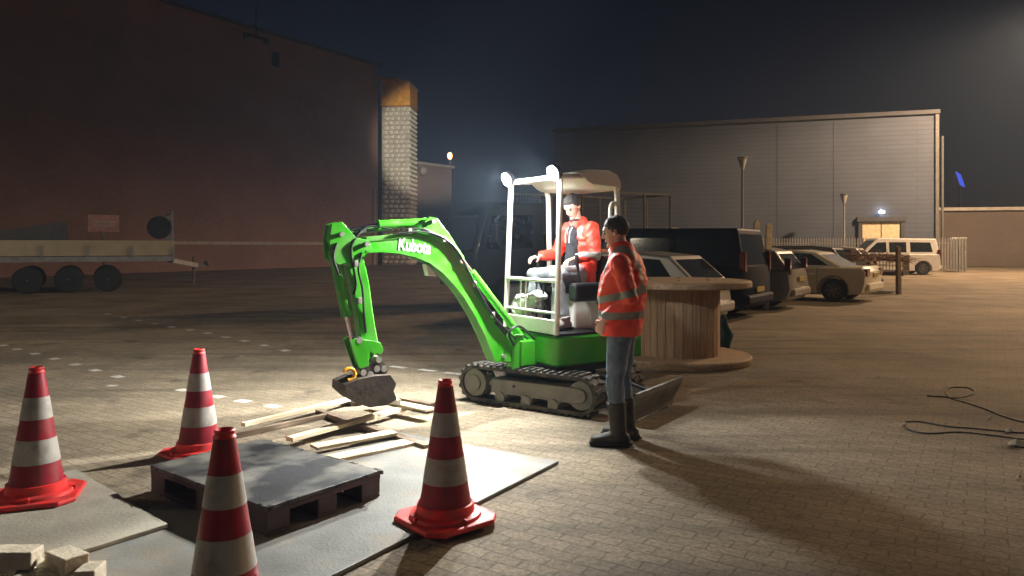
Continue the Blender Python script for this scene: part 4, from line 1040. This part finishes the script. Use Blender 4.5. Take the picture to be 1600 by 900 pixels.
# linkage
b = MB()
for s in (-1, 1):
    b.bar(P(556, 530) + Vector((0, s * .06, 0)), P(585, 545) + Vector((0, s * .06, 0)), .02, .045, up=(0, 1, 0))
    b.bar(P(552, 532) + Vector((0, s * .05, 0)), P(563, 578) + Vector((0, s * .05, 0)), .02, .04, up=(0, 1, 0))
b.build('bucket_link', M['green'], EX)
for s in (-1, 1):
    b = MB(); b.prism(poly([(541, 532), (549, 527), (588, 533), (593, 545), (589, 552), (572, 548), (570, 570), (556, 574)], 0), s * .078 - .009, s * .078 + .009, inset=.002); b.build('link_plate', M['green'], EX)
for px, py in ((586, 560), (594, 574), (583, 574), (556, 530), (562, 580), (573, 583)):
    b = MB(); p = P(px, py); b.tube([(p.x, -.09, p.z), (p.x, .09, p.z)], .027, 14); b.build('bucket_pin', M['pin'], EX, True)
# bucket : ribbed shell seen from its outside, width .40
bp = [(598, 582), (607, 595), (603, 606), (608, 619), (592, 628), (566, 631), (545, 624), (529, 610), (530, 597), (550, 588), (575, 583)]
BW = .165; P2 = poly(bp, 0)
b = MB(); n = len(P2); cx_ = sum(p[0] for p in P2) / n; cz_ = sum(p[1] for p in P2) / n
inn = [(cx_ + (p[0] - cx_) * .88, cz_ + (p[1] - cz_) * .88) for p in P2]
# closed shell minus mouth between index 0..3 (mouth faces the cab)
vs = []; fs = []
for y in (-BW, BW): vs += [(p[0], y, p[1]) for p in P2] + [(p[0], y, p[1]) for p in inn]
for i in range(n):
    j = (i + 1) % n
    if i in (0, 1, 2): continue
    fs += [(i, j, 2 * n + j, 2 * n + i), (n + i, 3 * n + i, 3 * n + j, n + j)]
for i in (0, 3): fs.append((i, n + i, 3 * n + i, 2 * n + i))
fs.append(tuple(range(n))); fs.append(tuple(range(2 * n, 3 * n)))
b._add(vs, fs)
bk = b.build('bucket', M['bucketsteel'], EX)
b = MB()
for s in (-1, 1): b.prism(poly([(560, 590), (558, 572), (568, 566), (592, 562), (600, 575), (596, 590), (578, 598)], 0), s * .07 - .01, s * .07 + .01)
b.build('bucket_ear', M['bucketsteel'], bk)
t0 = P(600, 620); t1 = P(612, 640)
for i in range(4):
    y = -BW + .04 + i * (2 * BW - .08) / 3
    b = MB(); q0 = Vector((t0.x, y, t0.z)); q1 = Vector((t0.x - .085, y, t0.z - .045)); b.bar(q0, q1, .05, .03); b.build('bucket_tooth', M['pin'], bk)
b = MB(); p = P(541, 583); rr = .05
b.tube([(p.x + rr * math.cos(a * .45), .07 + .0 * a, p.z + rr * math.sin(a * .45)) for a in range(1, 12)], .017, 10); b.build('lifting_hook', M['yellow'], EX, True)
# soil clod and wood caught at the bucket
b = MB(); b.sphere((0, 0, 0), (.11, .09, .07), 18, 12); me = b.mesh('s')
for v in me.vertices: v.co += v.normal * noise.noise(v.co * 22) * .04
me.materials.append(mat('brown_soil', (.14, .10, .07), .95, var=.4, vs=20, bump=.9, bs=60)); o = link('soil_clod', me, None, 'all'); q = gr(556, 632); o.location = (q.x, q.y, .04)
tag(o, 'brown clod of soil on the paving under the excavator bucket', 'soil')
# hoses
b = MB()
def hose(pts, r=.011):
    ps = [Vector(p) for p in pts]; o = []
    for i in range(len(ps) - 1):
        p0, p1, p2, p3 = ps[max(0, i - 1)], ps[i], ps[i + 1], ps[min(len(ps) - 1, i + 2)]
        for k in range(6):
            t = k / 6; o.append(.5 * ((2 * p1) + (p2 - p0) * t + (2 * p0 - 5 * p1 + 4 * p2 - p3) * t * t + (3 * p1 - p0 - 3 * p2 + p3) * t ** 3))
    o.append(ps[-1]); b.tube(o, r, 8)
for k, dy in enumerate((.078, .095)):
    hose([P(806, 530, dy), P(774, 498, dy), P(752, 462, dy), P(732, 424, dy), P(716, 394, dy), P(700, 376, dy), P(680, 366, dy), P(655, 362, dy) if k else P(662, 358, dy), P(620, 365, dy) if k else P(640, 358, dy)], .010)
for k, dy in enumerate((-.03, .0, .03)):
    hose([P(610, 358, dy), P(575, 362 - 4 * k, dy), P(552, 366 + 6 * k, dy + .05), P(549, 400, dy + .05), P(556, 430 + 6 * k, dy + .03), P(552, 460, dy + .02)], .010)
hose([P(565, 395, .08), P(560, 420, .09), P(566, 450, .08), P(568, 480, .07), P(572, 520, .05)], .010)
hose([P(526, 380, .08), P(521, 402, .09), P(530, 430, .08)], .011)
hose([P(803, 540, .06), P(795, 520, .1), P(812, 510, .1), (.24, .1, .62)], .012)
hose([P(806, 548, -.03), P(800, 528, .02), P(816, 524, .05), (.24, 0, .6)], .012)
b.build('hydraulic_hose', M['hose'], EX, True)
b = MB()
for px, py in ((640, 361), (694, 374), (741, 444), (770, 492), (556, 412), (562, 470)):
    p = P(px, py, .085); b.box((p.x, p.y - .01, p.z), (.035, .05, .05))
b.build('hose_clamp', M['pin'], EX, False, .005)
# boom work light (small white lamp under the boom)
b = MB(); b.prism(poly([(664, 413), (670, 417), (682, 432), (668, 431)], .03), -.03, .05, inset=.004); b.build('boom_lamp', M['label_white'], boom)
# lettering
cu = bpy.data.curves.new('t', 'FONT'); cu.body = 'Kubota'; cu.size = 1; cu.extrude = 0.004; cu.offset = .02
to = bpy.data.objects.new('t', cu); COL.objects.link(to)
dg = bpy.context.evaluated_depsgraph_get(); me = bpy.data.meshes.new_from_object(to.evaluated_get(dg)); bpy.data.objects.remove(to)
xs = [v.co.x for v in me.vertices]; x0t, x1t = min(xs), max(xs)
A = P(622, 390, nf); B_ = P(672, 397, nf); dv = (B_ - A); ln = dv.length; ux = dv.normalized(); uy = Vector((0, 1, 0)); uz = Vector((ux.z, 0, -ux.x))
if uz.z < 0: uz = -uz
sc_ = ln / (x1t - x0t)
for v in me.vertices:
    c = v.co.copy(); v.co = A + ux * (c.x - x0t) * sc_ + uz * c.y * sc_ * 1.5 + uy * (.0035 + c.z * sc_)
me.materials.clear(); me.materials.append(M['label_white']); link('lettering', me, boom)

# ------------------------------------------------------------------ people
def remesh(mb, vox, smooth=4, wr=0, wf=12, seed=0):
    me = mb.mesh('tmp'); o = bpy.data.objects.new('tmp', me); COL.objects.link(o)
    md = o.modifiers.new('r', 'REMESH'); md.mode = 'VOXEL'; md.voxel_size = vox
    ms = o.modifiers.new('s', 'SMOOTH'); ms.iterations = smooth; ms.factor = .5
    dg = bpy.context.evaluated_depsgraph_get(); dg.update()
    r = bpy.data.meshes.new_from_object(o.evaluated_get(dg)); bpy.data.objects.remove(o)
    if wr:
        sd = Vector((seed, seed * 2.3, seed * .7))
        nn = [v.normal.copy() for v in r.vertices]
        for v, nrm in zip(r.vertices, nn):
            p = v.co; q = Vector((p.x * wf + 3 * noise.noise(p * 5 + sd), p.y * wf, p.z * wf * 1.5 + 2.5 * noise.noise(p * 4 + sd)))
            v.co = p + nrm * (noise.noise(q + sd) * wr + (abs(noise.noise(q * .6 + sd)) - .25) * wr * .9)
    return r
def hand(b, wr, d, pn, th, curl=.9, sc=1.0):
    """wrist, finger direction, palm normal (towards which fingers curl), thumb side direction"""
    d = Vector(d).normalized(); pn = Vector(pn); pn = (pn - d * pn.dot(d)).normalized(); sd = d.cross(pn).normalized()
    if sd.dot(Vector(th)) < 0: sd = -sd
    wr = Vector(wr)
    b.ell([(wr - d * .02, .027, .022), (wr + d * .02, .034, .019), (wr + d * .065 * sc, .040, .016), (wr + d * .085 * sc, .038, .014)], sd, 12)
    for i, (o_, ln_) in enumerate(((.028, .072), (.010, .080), (-.009, .075), (-.027, .060))):
        p = wr + d * .082 * sc + sd * o_; dd = d.copy(); pts = [p - d * .02]; rs = [.0092]; l_ = ln_ * sc
        for k, (f, c) in enumerate(((.42, .6), (.32, 1.0), (.26, .7))):
            a = curl * c * (1 + .08 * i); dd = (dd * math.cos(a) + (pn * math.cos(0) * math.sin(a) if True else 0))
            # rotate in plane (d, pn)
            dd.normalize(); pts.append(p); rs.append(.0090 - .0006 * k); p = p + dd * l_ * f
        pts.append(p); rs.append(.0068); b.tube(pts, rs, 8)
        b.sphere(p, .0068, 8, 6)
    p = wr + d * .02 + sd * .026; q = p + (sd * .75 + d * .6 + pn * .35).normalized() * .042; e_ = q + (d * .8 + sd * .15 + pn * .6).normalized() * .034
    b.tube([p - sd * .01, p, q, e_], [.014, .0125, .0105, .008], 8); b.sphere(e_, .008, 8, 6)
def head(b, c, fwd, up=(0, 0, 1), s=1.0):
    f = Vector(fwd).normalized(); u = Vector(up); u = (u - f * u.dot(f)).normalized(); l = u.cross(f); rt = Matrix((f, l, u)).transposed(); c = Vector(c)
    Q = lambda x, y, z: c + rt @ Vector((x * s, y * s, z * s))
    b.sphere(Q(-.012, 0, .025), (.098 * s, .077 * s, .092 * s), 24, 16, rt)
    b.ell([(Q(.015, 0, .03), .068 * s, .075 * s), (Q(.028, 0, -.04), .058 * s, .060 * s), (Q(.042, 0, -.088), .040 * s, .036 * s)], l, 18)
    b.tube([Q(.085, 0, .018), Q(.098, 0, -.012), Q(.106, 0, -.024)], [.008, .012, .013], 8); b.sphere(Q(.101, .010, -.026), .009, 8, 6); b.sphere(Q(.101, -.010, -.026), .009, 8, 6)
    b.ell([(Q(.082, -.032, .030), .012, .009), (Q(.088, 0, .032), .012, .009), (Q(.082, .032, .030), .012, .009)], u, 10)
    b.ell([(Q(.080, -.020, -.052), .007, .006), (Q(.088, 0, -.052), .009, .008), (Q(.080, .020, -.052), .007, .006)], u, 8)
    b.sphere(Q(.072, 0, -.094), (.022 * s, .024 * s, .018 * s), 10, 8, rt)
    for sy in (-1, 1): b.ell([(Q(-.008, sy * .078, .020), .020, .008), (Q(-.012, sy * .082, -.004), .017, .007), (Q(-.004, sy * .077, -.025), .010, .006)], f, 10)
    return Q, rt
def hairmesh(Q, rt, s, low=-.04, th_=.010, fringe=.055, wr=.006):
    b = MB(); c = Q(-.014, 0, .03); b.sphere(c, (.104 * s, .084 * s, .099 * s), 40, 28, rt); me = b.mesh('h')
    bm = bmesh.new(); bm.from_mesh(me); inv = rt.transposed(); dele = []
    for f in bm.faces:
        p = inv @ (f.calc_center_median() - Q(0, 0, 0))
        lim = low if p.x < -.0 else (low + (fringe + .01 - low) * min(1, (p.x) / .055))
        if p.z < lim or (abs(p.y) > .06 and -.035 < p.x < .03 and p.z < .03 and p.z < lim + .02): dele.append(f)
    bmesh.ops.delete(bm, geom=dele, context='FACES'); bm.to_mesh(me); bm.free()
    for v in me.vertices:
        p = inv @ (v.co - Q(0, 0, 0)); lim = low if p.x < 0 else (low + (fringe + .01 - low) * min(1, p.x / .055))
        k = max(0, min(1, (p.z - lim) / .045))
        v.co += (v.co - c).normalized() * (noise.noise(v.co * 60) * wr * k + noise.noise(v.co * 25) * wr * k - .010 + .010 * k)
    return me
def finish(me, name, m, root, thick=0):
    me.materials.clear(); me.materials.append(m); o = link(name, me, root, 'all')
    if thick:
        sd = o.modifiers.new('t', 'SOLIDIFY'); sd.thickness = thick; sd.offset = 0
    return o
def limbs(b, J, k=1.0, parts='all'):
    for s in ('L', 'R'):
        sh, el, wr = J['sh' + s], J['el' + s], J['wr' + s]
        hp, kn, an, to_ = J['hp' + s], J['kn' + s], J['an' + s], J['to' + s]
        b.tube([sh, sh.lerp(el, .5), el, el.lerp(wr, .35), wr], [.052 * k, .046 * k, .038 * k, .039 * k, .025 * k], 14); b.sphere(sh, .054 * k, 14, 10)
        b.tube([hp, hp.lerp(kn, .5), kn, kn.lerp(an, .3), an], [.082 * k, .070 * k, .052 * k, .054 * k, .036 * k], 16); b.sphere(hp, .085 * k, 14, 10); b.sphere(kn, .053 * k, 12, 8)
        d = (to_ - an); b.ell([(an + Vector((0, 0, -.02)) - d * .15, .036, .04), (an.lerp(to_, .5) + Vector((0, 0, -.01)), .042, .03), (to_, .04, .022)], Vector((0, 0, 1)).cross(d), 12)
def person(root, J, hc, fwd, up, sc, hands, jacket_m, leg_m, boot_m, hair_m, coat, boot_h, openf=False, face_up=None, seed=1, hair_low=-.05):
    # body: one continuous mesh
    b = MB()
    pel, che, nk = J['pel'], J['che'], J['nk']; side = (J['shL'] - J['shR']).normalized()
    b.ell([(pel - Vector((0, 0, .06)), .15, .10), (pel + (che - pel) * .3, .145, .10), (che, .165, .11), (che.lerp(nk, .6), .16, .085), (nk - (nk - che).normalized() * .02, .08, .06)], side, 24)
    limbs(b, J, .93)
    b.tube([nk - (nk - che).normalized() * .05, nk, Vector(hc) - Vector(fwd).normalized() * .02], [.06, .054, .052], 14)
    Q, rt = head(b, hc, fwd, up, sc)
    for wr_, d, pn, th, cu in hands: hand(b, wr_, d, pn, th, cu)
    body = finish(remesh(b, .0062, 3), 'body', M['skin'], root)
    for sy in (-1, 1):
        e_ = MB(); e_.sphere(Q(.076, sy * .030, .008), (.011, .013, .008), 10, 8, rt); e_.build('eye', M['eye'], root, True)
        e_ = MB(); e_.ell([(Q(.087, sy * .016, .030), .004, .005), (Q(.086, sy * .032, .034), .004, .005), (Q(.076, sy * .048, .030), .003, .004)], rt @ Vector((0, 0, 1)), 8); e_.build('eyebrow', hair_m, root, True)
    finish(hairmesh(Q, rt, sc, low=hair_low), 'hair', hair_m, root, .006)
    # trousers
    b = MB(); b.ell([(pel - Vector((0, 0, .05)), .165, .118), (pel + (che - pel) * .18, .165, .118)], side, 24)
    for s in ('L', 'R'):
        hp, kn, an = J['hp' + s], J['kn' + s], J['an' + s]
        b.tube([hp, hp.lerp(kn, .45), kn, kn.lerp(an, .35), kn.lerp(an, J.get('trlen', .93))], [.102, .090, .070, .067, .060], 18); b.sphere(hp, .105, 14, 10); b.sphere(kn, .070, 12, 8)
    finish(remesh(b, .010, 3, .0085, 11, seed), 'trousers', leg_m, root)
    # jacket
    b = MB(); rows = coat(J)
    b.ell(rows, side, 28)
    for s in ('L', 'R'):
        sh, el, wr_ = J['sh' + s], J['el' + s], J['wr' + s]
        b.tube([sh + (che - sh) * .25, sh, sh.lerp(el, .5), el, el.lerp(wr_, .5), el.lerp(wr_, .90)], [.075, .083, .075, .066, .060, .052], 16); b.sphere(sh, .080, 14, 10); b.sphere(el, .066, 12, 8)
    # collar
    b.tube([nk - Vector((0, 0, .06)), nk + Vector((0, 0, .015))], [.095, .080], 20)
    jm = remesh(b, .010, 3, .0125, 10, seed + 3); hem = J.get('hem', -9)
    for v in jm.vertices: v.co.z = max(v.co.z, hem + .004 * math.sin(v.co.y * 40))
    finish(jm, 'jacket', jacket_m, root)
    # boots
    for s in ('L', 'R'):
        an, to_, kn = J['an' + s], J['to' + s], J['kn' + s]; d = (to_ - an); d.z = 0; d.normalize(); az = an.z
        base = an.z - .085; b = MB(); sdv = Vector((0, 0, 1)).cross(d)
        b.tube([Vector((an.x, an.y, base + .05)), an, an.lerp(kn, boot_h)], [.058, .062, .076], 18)
        b.ell([(an - d * .055 + Vector((0, 0, base - az + .045)), .046, .045), (an + d * .05 + Vector((0, 0, base - az + .055)), .052, .052), (an + d * .13 + Vector((0, 0, base - az + .042)), .055, .040), (an + d * .19 + Vector((0, 0, base - az + .036)), .045, .032)], sdv, 16)
        me = remesh(b, .009, 2)
        for v in me.vertices: v.co.z = max(v.co.z, base + .012)
        bo = finish(me, 'boot', boot_m, root)
        b = MB(); pts = []
        for x, w in ((-.11, .02), (-.085, .045), (0, .050), (.10, .056), (.17, .052), (.225, .025)): pts.append((x, w))
        out_ = [(x, w) for x, w in pts] + [(x, -w) for x, w in pts[::-1]]
        b.T = Matrix.Translation(Vector((an.x, an.y, base))) @ Matrix.Rotation(math.atan2(d.y, d.x), 4, 'Z')
        b.prism(out_, 0, .026, axis='z', inset=.004); b.build('sole', M['black'], bo)
    return body

V = Vector
# standing man (local +x = forward)
orange = mat('orange_red_hi_vis', (.95, .075, .035), .6, var=.12, vs=5, bump=.3, bs=60)
banded(orange, [[((0, 0, 1), False, .985, 1.045)], [((.25, 0, 1), False, 1.135, 1.19)], [((0, 1, 0), True, .085, .135), ((0, 0, 1), False, 1.19, 1.7)]], (.27, .265, .24))
m1 = thing('person', 'standing person in orange hi-vis jacket, blue jeans and dark rubber boots, watching the excavator', 'person', (.86, 5.82, 0), R(163))
J = dict(pel=V((-.01, 0, .95)), che=V((-.015, 0, 1.30)), nk=V((-.005, 0, 1.50)),
         shL=V((-.02, .19, 1.42)), elL=V((-.11, .265, 1.16)), wrL=V((.10, .19, .97)),
         shR=V((-.02, -.19, 1.42)), elR=V((-.09, -.27, 1.16)), wrR=V((.11, -.18, .97)),
         hpL=V((-.01, .09, .90)), knL=V((.03, .11, .50)), anL=V((.0, .12, .095)), toL=V((.16, .16, .05)),
         hpR=V((-.01, -.09, .90)), knR=V((.0, -.10, .49)), anR=V((-.04, -.12, .095)), toR=V((.12, -.15, .05)), trlen=.62, hem=.85)
person(m1, J, (.045, 0, 1.655), (1, .05, -.22), (0, 0, 1), 1.0,
       [(J['wrL'], (.45, -.30, -.8), (-.2, -.9, .1), (1, 0, .4), .55), (J['wrR'], (.45, .30, -.8), (-.2, .9, .1), (1, 0, .4), .55)],
       orange, M['jeans'], M['boot'], M['hair1'],
       lambda J: [(V((.0, 0, .88)), .215, .165), (V((-.0, 0, 1.0)), .215, .18), (V((-.01, 0, 1.15)), .22, .185), (V((-.03, 0, 1.30)), .225, .18), (V((-.03, 0, 1.43)), .20, .135), (V((-.01, 0, 1.52)), .10, .095)],
       .60, seed=1, hair_low=-.045)

# seated operator, in the excavator's frame
orange2 = mat('bright_orange_red_hi_vis', (.9, .06, .03), .6, var=.12, vs=5, bump=.3, bs=60)
banded(orange2, [[((0, 0, 1), False, 1.44, 1.49), ((0, 1, 0), False, .12, .6)], [((0, 1, 0), True, .33, .365), ((0, 0, 1), False, 1.2, 1.45)]], (.27, .265, .24))
m2 = thing('person', 'seated excavator operator in open orange jacket over a black hoodie, hands on the levers', 'person', C0, AU)
J = dict(pel=V((-.33, 0, 1.26)), che=V((-.37, 0, 1.58)), nk=V((-.33, 0, 1.79)),
         shL=V((-.36, .19, 1.72)), elL=V((-.32, .30, 1.46)), wrL=V((-.13, .20, 1.42)),
         shR=V((-.36, -.19, 1.72)), elR=V((-.30, -.32, 1.47)), wrR=V((-.06, -.30, 1.44)),
         hpL=V((-.28, .09, 1.25)), knL=V((.06, .17, 1.27)), anL=V((-.01, .20, .815)), toL=V((.14, .21, .78)),
         hpR=V((-.28, -.09, 1.25)), knR=V((.09, -.18, 1.26)), anR=V((.06, -.16, .815)), toR=V((.2, -.18, .78)), trlen=.95)
person(m2, J, (-.26, .01, 1.945), (1, .25, -.68), (0, 0, 1), 1.0,
       [(J['wrL'], (.9, .05, -.2), (0, .1, -1), (0, -1, 0), .75), (J['wrR'], (.9, .0, -.15), (0, -.1, -1), (0, 1, 0), .75)],
       orange2, M['jeans2'], M['shoe'], M['hair2'],
       lambda J: [(V((-.36, 0, 1.20)), .20, .13), (V((-.38, 0, 1.35)), .195, .135), (V((-.39, 0, 1.55)), .205, .135), (V((-.38, 0, 1.70)), .19, .11), (V((-.36, 0, 1.78)), .10, .085)],
       .10, seed=5, hair_low=-.03)
b = MB(); b.ell([(V((-.30, 0, 1.24)), .13, .12), (V((-.31, 0, 1.40)), .105, .115), (V((-.325, 0, 1.58)), .095, .115), (V((-.325, 0, 1.70)), .085, .10), (V((-.325, 0, 1.80)), .066, .075)], (0, 1, 0), 24)
finish(remesh(b, .010, 2, .008, 12, 2), 'hoodie', M['hoodie'], m2)
b = MB()
for s in (-1, 1): b.tube([(-.245, s * .03, 1.74), (-.205, s * .035, 1.68), (-.20, s * .03, 1.58)], .004, 6)
b.build('drawstring', M['label_white'], m2)

# ------------------------------------------------------------------ litter and cables at the right
cbm = mat('dark_cable', (.05, .042, .035), .6)
def cable(pts, label, r=.006):
    b = MB(); ps = [gr(*p) + V((0, 0, r)) for p in pts]; o = []
    for i in range(len(ps) - 1):
        p0, p1, p2, p3 = ps[max(0, i - 1)], ps[i], ps[i + 1], ps[min(len(ps) - 1, i + 2)]
        for k in range(6):
            t = k / 6; o.append(.5 * ((2 * p1) + (p2 - p0) * t + (2 * p0 - 5 * p1 + 4 * p2 - p3) * t * t + (3 * p1 - p0 - 3 * p2 + p3) * t ** 3))
    b.tube(o + [ps[-1]], r, 6); tag(b.build('cable', cbm, None, True), label, 'cable', 'dark cables lying on the right of the yard')
cable([(1448, 619), (1476, 621), (1500, 622), (1522, 615), (1514, 607), (1488, 606), (1478, 612), (1484, 622), (1510, 630), (1540, 640), (1570, 652), (1600, 660), (1640, 662)], 'dark looped cable on the paving, the further of the two')
cable([(1416, 660), (1440, 660), (1480, 667), (1520, 670), (1580, 676), (1640, 680), (1630, 690), (1560, 682), (1500, 676), (1450, 678), (1420, 672), (1412, 664)], 'long flat loop of dark cable on the paving, the nearer of the two')
def scrap(px, py, s, label, m='block'):
    b = MB(); vs = []; n = 9
    for i in range(n): a = i * 2 * math.pi / n; r_ = s * random.uniform(.5, 1.1); vs.append((r_ * math.cos(a), r_ * .7 * math.sin(a), random.uniform(0, .02)))
    vs.append((0, 0, .02 + s * .35)); fs = [(i, (i + 1) % n, n) for i in range(n)] + [tuple(range(n))[::-1]]
    b._add(vs, fs); o = b.build('litter_scrap', M[m]); q = gr(px, py); o.location = (q.x, q.y, .004); tag(o, label, 'litter')
scrap(1588, 697, .10, 'pale crumpled scrap of paper at the right edge of the yard', 'plank')
scrap(1577, 676, .04, 'small brown scrap beside the crumpled pale paper', 'plank')
scrap(1547, 654, .022, 'tiny pale chip lying against the further cable', 'plank')
scrap(1413, 666, .018, 'tiny pale chip at the left tip of the nearer cable loop', 'plank')
scrap(1373, 592, .02, 'lone tiny pale chip on the paving left of the cables', 'plank')
scrap(1592, 748, .02, 'lone tiny pale chip nearest the lower right corner', 'plank')
scrap(1479, 608, .025, 'tiny pale chip inside the small cable loop', 'plank')

# ------------------------------------------------------------------ night haze (thin volume added to give the lamps a glow)
hz = MB(); hz.box((-2, 28, 8.2), (110, 96, 18.4)); 
hm_ = bpy.data.materials.new('thin_haze'); hm_.use_nodes = True; n_, l_ = hm_.node_tree.nodes, hm_.node_tree.links
n_.remove(n_['Principled BSDF']); pv = n_.new('ShaderNodeVolumePrincipled'); pv.inputs['Density'].default_value = HAZE
pv.inputs['Color'].default_value = (.55, .74, 1, 1); pv.inputs['Anisotropy'].default_value = .35
l_.new(pv.outputs[0], n_['Material Output'].inputs['Volume'])
tag(hz.build('haze', hm_), kind='stuff')
